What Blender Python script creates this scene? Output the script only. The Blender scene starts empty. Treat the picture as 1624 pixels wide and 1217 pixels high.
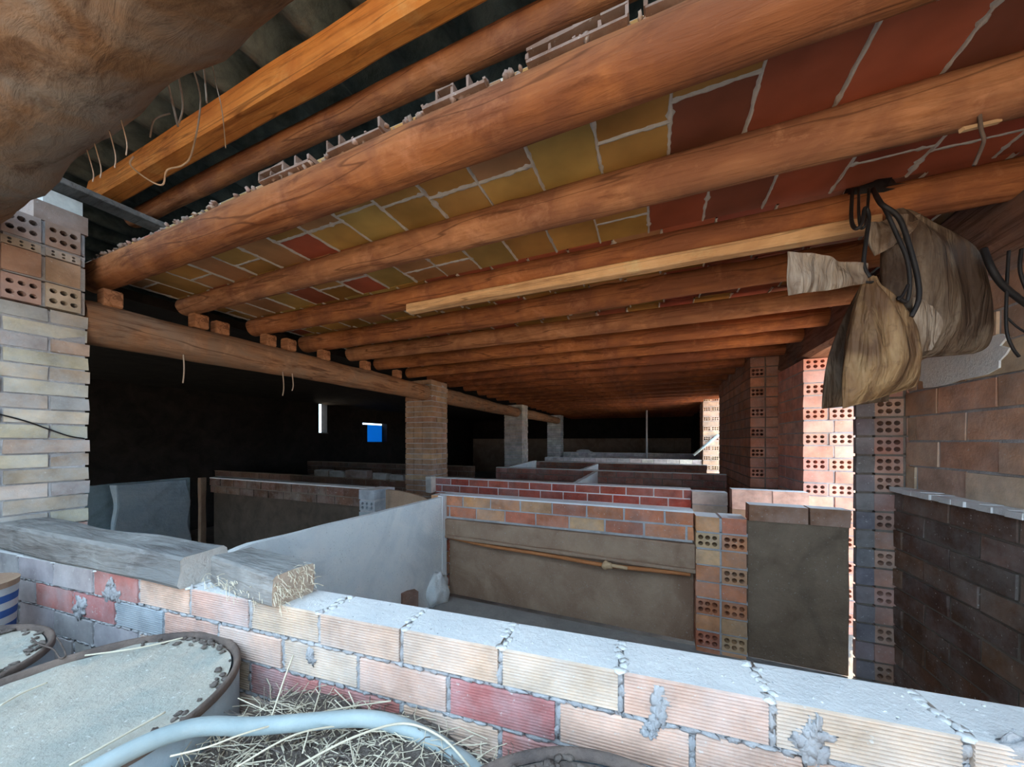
import bpy, math, random
from mathutils import Vector, noise
random.seed(7)
R = random.Random
SC = bpy.context.scene
COL = SC.collection
CZ = 1.5                       # eye height above the earth floor

# ------------------------------------------------------------ camera
YAW = math.radians(22.6)
F = 547.0
cam_d = bpy.data.cameras.new('camera'); cam = bpy.data.objects.new('camera', cam_d); COL.objects.link(cam)
cam.location = (0, 0, CZ); cam.rotation_euler = (math.pi/2, 0, YAW)
cam_d.sensor_width = 36; cam_d.lens = F/1624*36; cam_d.shift_y = (700-608.5)/1624
cam_d.clip_start = 0.02; cam_d.clip_end = 200
SC.camera = cam

# ------------------------------------------------------------ world, sun, exposure
w = bpy.data.worlds.new('sky'); SC.world = w; w.use_nodes = True
bg = w.node_tree.nodes['Background']
bg.inputs[0].default_value = (0.55, 0.78, 1.0, 1); bg.inputs[1].default_value = 5.2
sd = bpy.data.lights.new('sun', 'SUN'); sun = bpy.data.objects.new('sun', sd); COL.objects.link(sun)
sd.energy = 12.5; sd.color = (1.0, 0.82, 0.62); sd.angle = math.radians(1.0)
sun.rotation_euler = Vector((-0.25, -0.5, -0.9)).to_track_quat('-Z', 'Y').to_euler()
vs = SC.view_settings
vs.view_transform = 'Standard'; vs.look = 'None'; vs.gamma = 1; vs.use_curve_mapping = False
vs.exposure = 0.45

# ------------------------------------------------------------ helpers
CA, SA = math.cos(YAW), math.sin(YAW)
def px(u, v, y=None, x=None, z=None, d=None):
    """3D point seen along the sight line of a photo pixel, at a known world x, y, height above eye z, or distance d"""
    r = (u-812)/F; k = (700-v)/F
    dx = -SA+CA*r; dy = CA+SA*r
    if d is None:
        d = y/dy if y is not None else x/dx if x is not None else z/k
    return Vector((dx*d, dy*d, k*d+CZ))

def tag(o, label=None, cat=None, group=None, kind=None):
    if label: o['label'] = label
    if cat: o['category'] = cat
    if group: o['group'] = group
    if kind: o['kind'] = kind
    return o

def empty(name, loc, label, cat, group=None):
    o = bpy.data.objects.new(name, None); COL.objects.link(o)
    o.location = loc; o.empty_display_size = .05
    return tag(o, label, cat, group)

class MB:
    def __init__(s): s.v = []; s.f = []; s.m = []; s.c = []; s.smooth = []
    def add(s, vs_, fs, mi=0, col=(1,1,1), smooth=False):
        b = len(s.v); s.v += [Vector(p) for p in vs_]
        for i, f in enumerate(fs):
            s.f.append([b+k for k in f]); s.m.append(mi[i] if isinstance(mi, list) else mi); s.c.append(col); s.smooth.append(smooth)
    def build(s, name, mats, parent=None):
        me = bpy.data.meshes.new(name)
        xs = [p.x for p in s.v]; ys = [p.y for p in s.v]; zs = [p.z for p in s.v]
        if parent is not None: org = parent.matrix_basis.translation.copy() if parent.parent is None else parent.parent.matrix_basis.translation + parent.matrix_basis.translation
        else: org = Vector(((min(xs)+max(xs))/2, (min(ys)+max(ys))/2, min(zs)))
        me.from_pydata([p-org for p in s.v], [], s.f)
        for m in mats: me.materials.append(m)
        me.polygons.foreach_set('material_index', s.m)
        me.polygons.foreach_set('use_smooth', s.smooth)
        a = me.color_attributes.new('Col', 'FLOAT_COLOR', 'CORNER')
        buf = []
        for f, c in zip(s.f, s.c): buf += [c[0], c[1], c[2], 1.0]*len(f)
        a.data.foreach_set('color', buf)
        me.update()
        o = bpy.data.objects.new(name, me); COL.objects.link(o)
        if parent is not None: o.parent = parent
        else: o.location = org
        return o

class Frame:      # local (a along, b inwards, c up)
    def __init__(s, o, u, n):
        s.o = Vector(o); s.u = Vector(u).normalized(); s.b = -Vector(n).normalized(); s.w = Vector((0,0,1))
    def __call__(s, a, b, c): return s.o + s.u*a + s.b*b + s.w*c
WORLD = Frame((0,0,0), (1,0,0), (0,-1,0))

def box(mb, fr, a0, a1, b0, b1, c0, c1, mi=0, col=(1,1,1), jit=0, top=None, rg=random, front=None, skipfront=False):
    P = [[a,b,c] for a in (a0,a1) for b in (b0,b1) for c in (c0,c1)]
    if jit:
        for p in P:
            for k in range(3): p[k] += rg.uniform(-jit, jit)
    V = [fr(*p) for p in P]
    Fs = [(0,1,5,4), (2,6,7,3), (0,2,3,1), (4,5,7,6), (0,4,6,2), (1,3,7,5)]   # front, back, left, right, bottom, top
    ms = [mi]*6
    if top is not None: ms[5] = top
    if skipfront: Fs = Fs[1:]; ms = ms[1:]
    mb.add(V, Fs, ms, col)

def holes(mb, fr, a0, a1, c0, c1, b, nx, nz, depth=.05, mi=0, col=(1,1,1), sgn=1, rr=.36, rg=random):
    """front face of a hollow brick: nx by nz round cores going into the brick"""
    ma = (a1-a0)*.06; mc = (c1-c0)*.08
    # rim
    A0, A1, C0, C1 = a0+ma, a1-ma, c0+mc, c1-mc
    V = [fr(a0,b,c0), fr(a1,b,c0), fr(a1,b,c1), fr(a0,b,c1), fr(A0,b,C0), fr(A1,b,C0), fr(A1,b,C1), fr(A0,b,C1)]
    mb.add(V, [(0,1,5,4),(1,2,6,5),(2,3,7,6),(3,0,4,7)], mi, col)
    da = (A1-A0)/nx; dc = (C1-C0)/nz
    for i in range(nx):
        for j in range(nz):
            x0 = A0+i*da; z0 = C0+j*dc; cx = x0+da/2; cz = z0+dc/2
            r = min(da, dc)*rr*1.12*rg.uniform(.9, 1.05)
            sq = [(1,0),(1,1),(0,1),(-1,1),(-1,0),(-1,-1),(0,-1),(1,-1)]
            O = [fr(cx+s[0]*da/2, b, cz+s[1]*dc/2) for s in sq]
            I = [fr(cx+math.cos(k*math.pi/4)*r, b, cz+math.sin(k*math.pi/4)*r) for k in range(8)]
            D = [fr(cx+math.cos(k*math.pi/4)*r*.95, b+depth*sgn, cz+math.sin(k*math.pi/4)*r*.95) for k in range(8)]
            fs = [(k, (k+1)%8, 8+(k+1)%8, 8+k) for k in range(8)] + [(8+k, 8+(k+1)%8, 16+(k+1)%8, 16+k) for k in range(8)] + [tuple(range(16,24))]
            mb.add(O+I+D, fs, mi, col)

def var(c, rg, s=.12):
    k = 1+rg.uniform(-s, s)
    return tuple(max(0, min(1, x*k*(1+rg.uniform(-.05,.05)))) for x in c)

def bricks(name, fr, length, thick, c0, c1, rows, mats, pal, joint=.012, jit=.002, bj=.004, ribs=False, parent=None, seed=1,
           rowh=.09, mortar_inset=.006, nd=1, endjit=0, dust_top=True, start=0, mb=None, hole_end=None):
    """brick masonry, rows(i from top) -> (brick length, offset, holes?) ; mats = [brick, mortar, dust]"""
    rg = R(seed); own = mb is None
    if own: mb = MB()
    hollow = any(rows(q)[2] for q in range(8))
    def strip_(a, b, c, d): box(mb, fr, a, b, mortar_inset, thick-mortar_inset, c, d, 1)
    if not hollow: strip_(mortar_inset, length-mortar_inset, c0+.001, c1-.006)
    top = c1; i = 0
    while top > c0+.012:
        lo = max(c0, top-rowh+joint)
        bl, off, hol = rows(i)
        if hollow and lo-joint > c0: strip_(mortar_inset, length-mortar_inset, lo-joint-.003, lo+.003)
        a = -off
        k = 0
        while a < length-.004:
            s0 = max(a, 0); s1 = min(a+bl-joint, length)
            if s1-s0 > .015:
                e0 = rg.uniform(0, endjit) if s0 == 0 else 0
                e1 = rg.uniform(0, endjit) if s1 == length else 0
                if hollow and s1 < length-.02: strip_(s1-.003, s1+joint+.003, lo-.002, top-.004)
                col = var(rg.choice(pal), rg)
                fb = rg.uniform(-bj, bj)
                h = hol(k) if callable(hol) else hol
                if ribs:
                    nr = 11
                    box(mb, fr, s0, s1, .004+fb, thick, lo, top, 0, col, 0, 2 if (dust_top and i == 0) else None, rg, skipfront=False)
                    dh = (top-lo)/nr
                    for q in range(nr):
                        z0 = lo+q*dh
                        V = [fr(s0, fb+.0035, z0), fr(s1, fb+.0035, z0), fr(s1, fb, z0+dh*.3), fr(s0, fb, z0+dh*.3), fr(s1, fb, z0+dh*.75), fr(s0, fb, z0+dh*.75), fr(s1, fb+.0035, z0+dh), fr(s0, fb+.0035, z0+dh)]
                        mb.add(V, [(0,1,2,3),(3,2,4,5),(5,4,6,7),(0,3,5,7),(1,6,4,2)], 0, col)
                else:
                    for q in range(nd):
                        t0 = fb + (thick-fb)*q/nd + (joint*.6 if q else 0); t1 = fb+(thick-fb)*(q+1)/nd
                        hh = h and q == 0
                        box(mb, fr, s0-e0, s1+e1, t0, t1, lo, top, 0, col, 0 if hh else jit, 2 if (dust_top and i == 0) else None, rg, skipfront=hh)
                    if h: holes(mb, fr, s0-e0, s1+e1, lo, top, fb, h if isinstance(h, int) and h > 1 else 3, 2, depth=min(.2, thick/nd-.02), rg=rg, col=col)
            a += bl; k += 1
        top -= rowh; i += 1
    if own: return mb.build(name, mats, parent)

def stretch(bl): return lambda i: (bl, (i%2)*bl/2 + .03, 0)

def tube(mb, pts, rad, n=8, mi=0, col=(1,1,1), smooth=True, caps=True):
    P = [Vector(p) for p in pts]; prev = None; rings = []
    for i, p in enumerate(P):
        t = (P[min(i+1, len(P)-1)]-P[max(i-1, 0)]).normalized()
        if prev is None: prev = t.orthogonal().normalized()
        nrm = (prev - t*prev.dot(t)); nrm = nrm.normalized() if nrm.length > 1e-6 else t.orthogonal().normalized()
        prev = nrm; bi = t.cross(nrm)
        r = rad(i/(len(P)-1)) if callable(rad) else rad
        rings.append([p+(nrm*math.cos(a)+bi*math.sin(a))*r for a in [2*math.pi*k/n for k in range(n)]])
    V = [q for r_ in rings for q in r_]
    Fs = [(i*n+k, i*n+(k+1)%n, (i+1)*n+(k+1)%n, (i+1)*n+k) for i in range(len(P)-1) for k in range(n)]
    if caps: Fs += [tuple(range(n-1,-1,-1)), tuple((len(P)-1)*n+k for k in range(n))]
    mb.add(V, Fs, mi, col, smooth)

def spline(pts, sub=8):
    P = [Vector(p) for p in pts]; out = []
    for i in range(len(P)-1):
        p0 = P[max(i-1,0)]; p1 = P[i]; p2 = P[i+1]; p3 = P[min(i+2, len(P)-1)]
        for k in range(sub):
            t = k/sub
            out.append(.5*((2*p1)+(p2-p0)*t+(2*p0-5*p1+4*p2-p3)*t*t+(3*p1-p0-3*p2+p3)*t**3))
    out.append(P[-1]); return out

def log(mb, p0, p1, r0, r1, seed=0, segs=48, n=22, amp=.10, bend=.02, mi=0, flat=0):
    p0 = Vector(p0); p1 = Vector(p1); ax = (p1-p0).normalized(); up = Vector((0,0,1)); sd_ = ax.cross(up).normalized(); up = sd_.cross(ax)
    V = []; rg = R(seed); ph = rg.uniform(0, 6); ph2 = rg.uniform(0, 6); L = (p1-p0).length
    knots = [(rg.random(), rg.uniform(0, 6.28), rg.uniform(.15,.35)) for _ in range(int(L*2)+1)]
    for i in range(segs+1):
        t = i/segs; c = p0.lerp(p1, t) + sd_*math.sin(t*3.3+ph)*bend + up*math.sin(t*4.1+ph2)*bend*.6
        r = r0+(r1-r0)*t
        for k in range(n):
            a = 2*math.pi*k/n
            q = Vector((math.cos(a)*1.3, math.sin(a)*1.3, t*L*2.2+seed*7.3))
            d = 1+amp*noise.noise(q)+amp*.5*noise.noise(q*2.7)
            for (kt, ka, ks) in knots:
                dd = ((t-kt)*L/r)**2*1.2 + (1-math.cos(a-ka))*5
                if dd < 4: d += ks*.35*math.exp(-dd*2.2)
            ca = math.cos(a); sa = math.sin(a)
            if flat and sa < -flat: sa = -flat
            V.append(c+(sd_*ca+up*sa)*r*d)
    Fs = [(i*n+k, i*n+(k+1)%n, (i+1)*n+(k+1)%n, (i+1)*n+k) for i in range(segs) for k in range(n)]
    mb.add(V, Fs, mi, (1,1,1), True)
    mb.add([V[k] for k in range(n)], [tuple(range(n))], mi); mb.add([V[segs*n+k] for k in range(n)], [tuple(range(n-1,-1,-1))], mi)

def plank(mb, p0, p1, wd, ht, seed=0, segs=30, amp=.006, mi=0, bend=.0, roll=0.0, endcol=None, bev=.12):
    """rough sawn timber; cross-section an 8-gon with eased arrises"""
    p0 = Vector(p0); p1 = Vector(p1); ax = (p1-p0).normalized(); sd_ = ax.cross(Vector((0,0,1)) if abs(ax.z) < .95 else Vector((0,1,0))).normalized(); up = sd_.cross(ax)
    s2 = sd_*math.cos(roll)+up*math.sin(roll); u2 = up*math.cos(roll)-sd_*math.sin(roll)
    sec = []
    x, y = wd/2, ht/2; b = min(x, y)*bev*2
    sub = [(-x+b,-y),(0,-y),(x-b,-y),(x,-y+b),(x,0),(x,y-b),(x-b,y),(0,y),(-x+b,y),(-x,y-b),(-x,0),(-x,-y+b)]
    V = []
    L = (p1-p0).length
    for i in range(segs+1):
        t = i/segs; c = p0.lerp(p1, t)+u2*math.sin(t*3.14)*bend
        for (a, bb) in sub:
            q = Vector((a*9, bb*9, t*L*3+seed*5.1))
            k = amp*noise.noise(q)*1.6; l = Vector((a, bb)).normalized()
            V.append(c+s2*(a+l.x*k)+u2*(bb+l.y*k))
    n = 12
    Fs = [(i*n+k, i*n+(k+1)%n, (i+1)*n+(k+1)%n, (i+1)*n+k) for i in range(segs) for k in range(n)]
    mb.add(V, Fs, mi)
    e = mi if endcol is None else endcol
    mb.add(V[:n], [tuple(range(n))], e); mb.add(V[-n:], [tuple(range(n-1,-1,-1))], e)

def blob(mb, c, rx, ry, rz, seed, amp=.35, n=14, mi=0, col=(1,1,1)):
    V = []; m = n//2+1
    for i in range(m+1):
        th = math.pi*i/m
        for k in range(n):
            a = 2*math.pi*k/n; d = Vector((math.sin(th)*math.cos(a), math.sin(th)*math.sin(a), math.cos(th)))
            s = 1+amp*noise.noise(d*1.8+Vector((seed*3.1,0,0)))+amp*.5*noise.noise(d*4.5+Vector((0,seed*2.1,0)))
            V.append(Vector(c)+Vector((d.x*rx, d.y*ry, d.z*rz))*s)
    Fs = [(i*n+k, (i+1)*n+k, (i+1)*n+(k+1)%n, i*n+(k+1)%n) for i in range(m) for k in range(n)]
    mb.add(V, Fs, mi, col, True)

# ------------------------------------------------------------ materials
def nodes(name):
    m = bpy.data.materials.new(name); m.use_nodes = True
    nt = m.node_tree; b = nt.nodes['Principled BSDF']; b.inputs['Roughness'].default_value = .85
    b.inputs['Specular IOR Level'].default_value = .25
    return m, nt, b
def N(nt, t, **k):
    n = nt.nodes.new(t)
    for a, b in k.items(): setattr(n, a, b)
    return n
def coords(nt, scale=(1,1,1)):
    tc = N(nt, 'ShaderNodeTexCoord'); mp = N(nt, 'ShaderNodeMapping'); mp.inputs['Scale'].default_value = scale
    nt.links.new(tc.outputs['Object'], mp.inputs[0]); return mp.outputs[0]
def noi(nt, vec, sc, det=6, rough=.6, dist=0):
    n = N(nt, 'ShaderNodeTexNoise'); n.inputs['Scale'].default_value = sc; n.inputs['Detail'].default_value = det
    n.inputs['Roughness'].default_value = rough; n.inputs['Distortion'].default_value = dist
    nt.links.new(vec, n.inputs['Vector']); return n.outputs['Fac']
def ramp(nt, fac, stops):
    r = N(nt, 'ShaderNodeValToRGB'); e = r.color_ramp.elements
    while len(e) < len(stops): e.new(.5)
    for i, (p, c) in enumerate(stops):
        e[i].position = p; e[i].color = (c, c, c, 1) if isinstance(c, (int, float)) else (*c, 1)
    nt.links.new(fac, r.inputs[0]); return r.outputs[0]
def mix(nt, fac, a, b, mode='MIX'):
    m = N(nt, 'ShaderNodeMix', data_type='RGBA', blend_type=mode)
    for s, v in ((0, fac), (6, a), (7, b)):
        if hasattr(v, 'is_linked') or hasattr(v, 'links'): nt.links.new(v, m.inputs[s])
        elif s == 0: m.inputs[0].default_value = v
        else: m.inputs[s].default_value = (*v, 1)
    return m.outputs[2]
def bump(nt, b, h, st=.5, dist=.01):
    n = N(nt, 'ShaderNodeBump'); n.inputs['Strength'].default_value = st; n.inputs['Distance'].default_value = dist
    nt.links.new(h, n.inputs['Height']); nt.links.new(n.outputs[0], b.inputs['Normal'])

def m_brick(name, dust=.35, dustcol=(.42,.42,.42), bs=.5):
    m, nt, b = nodes(name); v = coords(nt)
    at = N(nt, 'ShaderNodeAttribute'); at.attribute_name = 'Col'
    c = mix(nt, 1, at.outputs['Color'], ramp(nt, noi(nt, v, 9), [(.25, .55), (.7, 1.2)]), 'MULTIPLY')
    d = ramp(nt, noi(nt, v, 5, 9, .7), [(.42, 0.0), (.72, dust)])
    c = mix(nt, d, c, dustcol)
    sp = ramp(nt, noi(nt, v, 90, 2, .5), [(.68, 0.0), (.74, .55)])
    c = mix(nt, sp, c, (.62,.60,.56))
    nt.links.new(c, b.inputs['Base Color']); bump(nt, b, noi(nt, v, 60, 8, .7), bs, .006); return m
def m_rough(name, c1, c2, sc=8, bs=.6, bsc=50, rough=.9, c3=None, scale=(1,1,1), dist=.01, spots=None):
    m, nt, b = nodes(name); v = coords(nt, scale); b.inputs['Roughness'].default_value = rough
    c = mix(nt, ramp(nt, noi(nt, v, sc, 8, .65, .4), [(.32, 0.0), (.68, 1.0)]), c1, c2)
    if c3: c = mix(nt, ramp(nt, noi(nt, v, sc*.37, 5, .6, 1.0), [(.50, 0.0), (.66, .85)]), c, c3)
    if spots: c = mix(nt, ramp(nt, noi(nt, v, 110, 2, .5), [(.66, 0.0), (.72, .7)]), c, spots)
    nt.links.new(c, b.inputs['Base Color']); bump(nt, b, noi(nt, v, bsc, 9, .7), bs, dist); return m
def m_wood(name, c1, c2, c3, scale, bs=.5, crk=True):
    m, nt, b = nodes(name); v = coords(nt, scale); v1 = coords(nt)
    g = noi(nt, v, 5, 9, .62, .5)
    c = mix(nt, ramp(nt, g, [(.3, 0.0), (.7, 1.0)]), c1, c2)
    c = mix(nt, ramp(nt, noi(nt, v1, 3.1, 5, .6, .8), [(.42, 0.0), (.62, .9)]), c, c3)
    c = mix(nt, ramp(nt, noi(nt, v1, 7, 8, .7, .3), [(.56, 0.0), (.72, .45)]), c, tuple(min(.8, q*1.35+.05) for q in c2))
    crack = ramp(nt, noi(nt, coords(nt, (.35*scale[0],)+tuple(q*.55 for q in scale[1:]) if scale[0] < scale[1] else (.55*scale[0], .35*scale[1], .55*scale[2])), 2.0, 2, .4, .0), [(.488, 0.0), (.498, .75), (.502, .75), (.512, 0.0)])
    if crk: c = mix(nt, crack, c, (c1[0]*.3, c1[1]*.3, c1[2]*.3))
    c = mix(nt, ramp(nt, noi(nt, v, 2.2, 7, .72, .6), [(.34, .75), (.50, 0.0)]), c, (c1[0]*.35, c1[1]*.3, c1[2]*.3))
    nt.links.new(c, b.inputs['Base Color']); bump(nt, b, g, bs, .012); return m

BRK = m_brick('brick_red', .35); BRKN = m_brick('brick_ribbed', .5, (.56,.55,.56), .15); BRKD = m_brick('brick_dark_blotched', .3, (.12,.12,.12))  # last one: brick mixed with dark grey blotches
MOR = m_rough('mortar', (.34,.33,.34), (.52,.51,.52), 12, .9, 45)
MORDD = m_rough('dark_board', (.06,.045,.035), (.11,.085,.065), 6, .7, 45)
MORD = m_rough('dark_mortar', (.14,.11,.09), (.22,.18,.15), 12, .9, 45)
DUST = m_rough('dusty_top', (.62,.62,.62), (.76,.74,.72), 7, .5, 60, spots=(.85,.85,.85))
DUSTW = m_rough('white_dust', (.72,.74,.76), (.86,.86,.86), 9, .6, 60)
CONC = m_rough('concrete_slab', (.30,.19,.13), (.42,.29,.20), 5, .6, 55, c3=(.24,.14,.09), spots=(.42,.38,.34))
CONCD = m_rough('dark_concrete', (.18,.12,.08), (.28,.20,.14), 5, .9, 45, c3=(.12,.085,.06), spots=(.34,.30,.26))
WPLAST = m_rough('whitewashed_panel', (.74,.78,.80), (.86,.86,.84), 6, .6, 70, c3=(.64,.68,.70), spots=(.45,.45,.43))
BPLAST = m_rough('blue_grey_render', (.36,.50,.56), (.50,.64,.70), 6, .6, 50, c3=(.22,.30,.34))
FLOOR = m_rough('earth_floor', (.13,.11,.09), (.26,.23,.20), 4, .8, 30, spots=(.35,.32,.28))
PENFL = m_rough('pen_floor', (.26,.25,.24), (.40,.38,.36), 4, .8, 40, spots=(.5,.48,.45))
GROUND = m_rough('dry_ground', (.52,.36,.22), (.66,.48,.32), 2, .5, 20)
LOGX = m_wood('rafter_wood', (.33,.115,.04), (.48,.19,.075), (.24,.09,.045), (1.2,11,11))
LOGXD = m_wood('shaded_rafter_wood', (.24,.075,.03), (.36,.13,.055), (.17,.06,.035), (1.2,11,11))  # rafter wood darkened: shade of the far end is put into the colour
LOGX2 = m_wood('rafter_wood_pale', (.36,.15,.065), (.54,.26,.13), (.26,.11,.06), (1.2,11,11))
LOGO = m_wood('orange_timber', (.66,.20,.03), (.74,.27,.06), (.55,.16,.03), (1.0,14,14), .2)
LOGB = m_wood('bark_brown_wood', (.19,.095,.045), (.30,.165,.085), (.25,.21,.175), (2,5,5), .8, False)
LOGY = m_wood('lintel_wood', (.30,.14,.07), (.44,.23,.12), (.28,.18,.12), (11,1.2,11))
LOGYD = m_wood('dark_lintel_wood', (.18,.09,.06), (.26,.14,.10), (.16,.11,.10), (11,1.2,11))
PALEW = m_wood('sawn_pine', (.72,.42,.20), (.82,.54,.30), (.62,.36,.18), (1.0,16,16), .3)
GREYW = m_wood('weathered_grey_wood', (.22,.21,.20), (.32,.31,.30), (.19,.19,.19), (1.4,10,10), .8, False)
GREYE = m_rough('grey_end_grain', (.42,.39,.36), (.56,.53,.50), 14, .8, 60)
FRAY = m_rough('frayed_end_grain', (.46,.34,.26), (.62,.50,.40), 20, 1.0, 80)
STRAW = m_rough('straw', (.52,.44,.33), (.70,.62,.48), 10, .2, 60)
STRAWD = m_rough('old_straw_litter', (.14,.11,.10), (.34,.28,.24), 22, 1.0, 60, spots=(.5,.45,.36), dist=.02)
HOSE = m_rough('grey_pvc_hose', (.25,.31,.32), (.38,.43,.43), 5, .2, 60, rough=.5)
RUST = m_rough('rusted_steel', (.09,.07,.065), (.22,.16,.13), 10, .7, 70, rough=.7)
LID = m_rough('dusty_drum_lid', (.38,.39,.35), (.58,.51,.42), 5, .9, 60, c3=(.30,.36,.35), spots=(.76,.76,.72))
STEELB = m_rough('blue_grey_paint', (.30,.38,.44), (.42,.48,.52), 6, .4, 60, rough=.6)
BLUE = m_rough('blue_band', (.03,.08,.25), (.05,.12,.33), 6, .2, 60)
WHITE = m_rough('white_band', (.40,.42,.44), (.54,.54,.54), 6, .2, 60)
BLACK = m_rough('black_rubber', (.012,.011,.012), (.025,.022,.022), 6, .3, 60, rough=.5)
ROOFM = m_rough('fibre_cement', (.04,.05,.045), (.16,.18,.16), 7, .5, 50)
RIDGE = m_rough('lime_mortar', (.66,.60,.54), (.80,.74,.68), 20, .9, 70)
IRONW = m_rough('cut_wood_block', (.52,.33,.18), (.64,.44,.27), 8, .5, 40)
FIBRE = m_rough('root_fibre', (.36,.24,.17), (.50,.36,.26), 30, .2, 60)
SHADE = m_rough('dark_shade_wall', (.012,.010,.009), (.03,.025,.022), 5, .6, 40)  # near-black base colour: darkness of the unlit bay is put into it
def m_tile():
    m, nt, b = nodes('ceramic_tile'); v = coords(nt)
    at = N(nt, 'ShaderNodeAttribute'); at.attribute_name = 'Col'
    c = mix(nt, 1, at.outputs['Color'], ramp(nt, noi(nt, v, 3.3, 4, .5), [(.3, .62), (.68, 1.25)]), 'MULTIPLY')
    nt.links.new(c, b.inputs['Base Color']); b.inputs['Roughness'].default_value = .55
    bump(nt, b, noi(nt, v, 40, 5, .6), .15, .004); return m
TILE = m_tile()
def m_sack(name, c1, c2, c3, tr=.25):
    m, nt, b = nodes(name); v = coords(nt, (1,1,.35))
    c = mix(nt, ramp(nt, noi(nt, v, 16, 7, .6, .6), [(.35, 0.0), (.65, 1.0)]), c1, c2)
    c = mix(nt, ramp(nt, noi(nt, v, 9, 5, .6, .4), [(.42, 0.0), (.58, .95)]), c, c3)
    c = mix(nt, ramp(nt, noi(nt, coords(nt), 34, 5, .6, .6), [(.30, .6), (.42, 0.0)]), c, tuple(q*.8 for q in c3))
    nt.links.new(c, b.inputs['Base Color']); b.inputs['Roughness'].default_value = .6
    wv = N(nt, 'ShaderNodeTexChecker'); wv.inputs['Scale'].default_value = 420
    nt.links.new(coords(nt), wv.inputs[0]); bump(nt, b, noi(nt, coords(nt, (1,1,.16)), 26, 3, .55, .5), .9, .03)
    t = N(nt, 'ShaderNodeBsdfTranslucent'); nt.links.new(c, t.inputs[0]); mx = N(nt, 'ShaderNodeMixShader'); mx.inputs[0].default_value = tr
    out = nt.nodes['Material Output']; nt.links.new(b.outputs[0], mx.inputs[1]); nt.links.new(t.outputs[0], mx.inputs[2]); nt.links.new(mx.outputs[0], out.inputs[0])
    return m
SACK = m_sack('woven_sack', (.28,.16,.075), (.46,.30,.15), (.14,.075,.04))
SACKG = m_sack('grey_sack', (.15,.10,.065), (.28,.215,.155), (.075,.045,.03))
SACKW = m_sack('pale_sack', (.36,.27,.19), (.52,.44,.36), (.17,.105,.065))

BRKP = m_brick('brick_plaster_smeared', .85, (.50,.53,.55))
PINK = [(.66,.44,.34), (.68,.50,.38), (.62,.40,.32), (.70,.52,.40), (.64,.47,.35)]
REDS = [(.50,.17,.10), (.46,.14,.09), (.54,.20,.12)]
ORNG = [(.62,.25,.12), (.66,.31,.15), (.58,.20,.10), (.50,.17,.10), (.64,.34,.17)]
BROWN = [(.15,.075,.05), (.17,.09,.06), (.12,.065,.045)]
BLOCKB = m_rough('blue_lit_stone', (.50,.66,.78), (.70,.82,.90), 5, 1.0, 25, c3=(.34,.46,.54))  # blue light falling on the block is put into its colour
OLD = [(.52,.42,.30), (.56,.46,.36), (.48,.36,.28), (.58,.50,.36), (.50,.30,.22), (.44,.40,.36)]
GREYB = [(.34,.36,.40), (.38,.34,.36), (.40,.36,.36), (.36,.22,.22)]

# ------------------------------------------------------------ big structure
PZ = CZ-1.28      # pen floor
TOPZ = CZ-.45     # pen wall tops
CEIL = CZ+.955
def slab(name, x0, x1, y0, y1, z0, z1, mat, kind='structure', label=None, cat=None, group=None):
    mb = MB(); box(mb, WORLD, x0, x1, y0, y1, z0, z1); o = mb.build(name, [mat]); return tag(o, label, cat, group, kind)

mb = MB(); box(mb, WORLD, -7.4, 1.45, -1.4, 13.2, -.1, 0); tag(mb.build('floor', [FLOOR]), kind='structure')
mb = MB()
box(mb, WORLD, -40, 60, -60, -1.4, -.3, -.02); box(mb, WORLD, 1.45, 60, -1.4, 60, -.3, -.02); box(mb, WORLD, -40, -7.4, -1.4, 60, -.3, -.02)
tag(mb.build('ground_outside', [GROUND]), kind='structure')
# raised pen floors
mb = MB()
for (y0, y1) in ((.80, 2.43), (3.62, 5.28), (5.38, 7.02), (8.18, 9.85), (9.95, 13.0)): box(mb, WORLD, -7.2, 1.14 if y0 < 3 else 1.1, y0, y1, 0.001, PZ)
tag(mb.build('floor_pens', [PENFL]), kind='structure')

# exterior shell
def brickslab(name, fr, length, thick, c0, c1, bl, rowh, pal, mats, seed, **k):
    o = bricks(name, fr, length, thick, c0, c1, stretch(bl), mats, pal, seed=seed, rowh=rowh, dust_top=False, **k); o['kind'] = 'structure'; return o
# left outer wall with two small openings
LX = -7.2
mb = MB()
s1 = (5.66, 5.875, CZ+.20, CZ+.93); s2 = (6.95, 7.85, CZ-.02, CZ+.50)
ys = [-1.4, s1[0], s1[1], s2[0], s2[1], 13.2]
box(mb, WORLD, LX-.2, LX, -1.4, s1[0], 0, CZ+1.5); box(mb, WORLD, LX-.2, LX, s1[1], s2[0], 0, CZ+1.5); box(mb, WORLD, LX-.2, LX, s2[1], 13.2, 0, CZ+1.5)
for s in (s1, s2): box(mb, WORLD, LX-.2, LX, s[0], s[1], 0, s[2]); box(mb, WORLD, LX-.2, LX, s[0], s[1], s[3], CZ+1.5)
tag(mb.build('wall_left', [SHADE]), kind='structure')
mb = MB(); box(mb, WORLD, LX-.05, LX+.01, s1[0]-.02, s1[1]+.02, s1[2]-.02, s1[2]); box(mb, WORLD, LX-.05, LX+.01, s1[0]-.02, s1[1]+.02, s1[3], s1[3]+.02)
tag(mb.build('window_1', [GREYW]), kind='structure')
mb = MB(); box(mb, WORLD, LX-.20, LX-.19, s2[0], s2[1], s2[2], s2[3]-.04); box(mb, WORLD, LX-.12, LX-.08, s2[0], s2[0]+.24, s2[2], s2[3]-.05, 1); box(mb, WORLD, LX-.2, LX+.02, s2[0], s2[1], s2[2]-.03, s2[2], 1)
TARP, nt_, b_ = nodes('blue_tarp'); b_.inputs['Base Color'].default_value = (.02,.20,.42,1)
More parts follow.
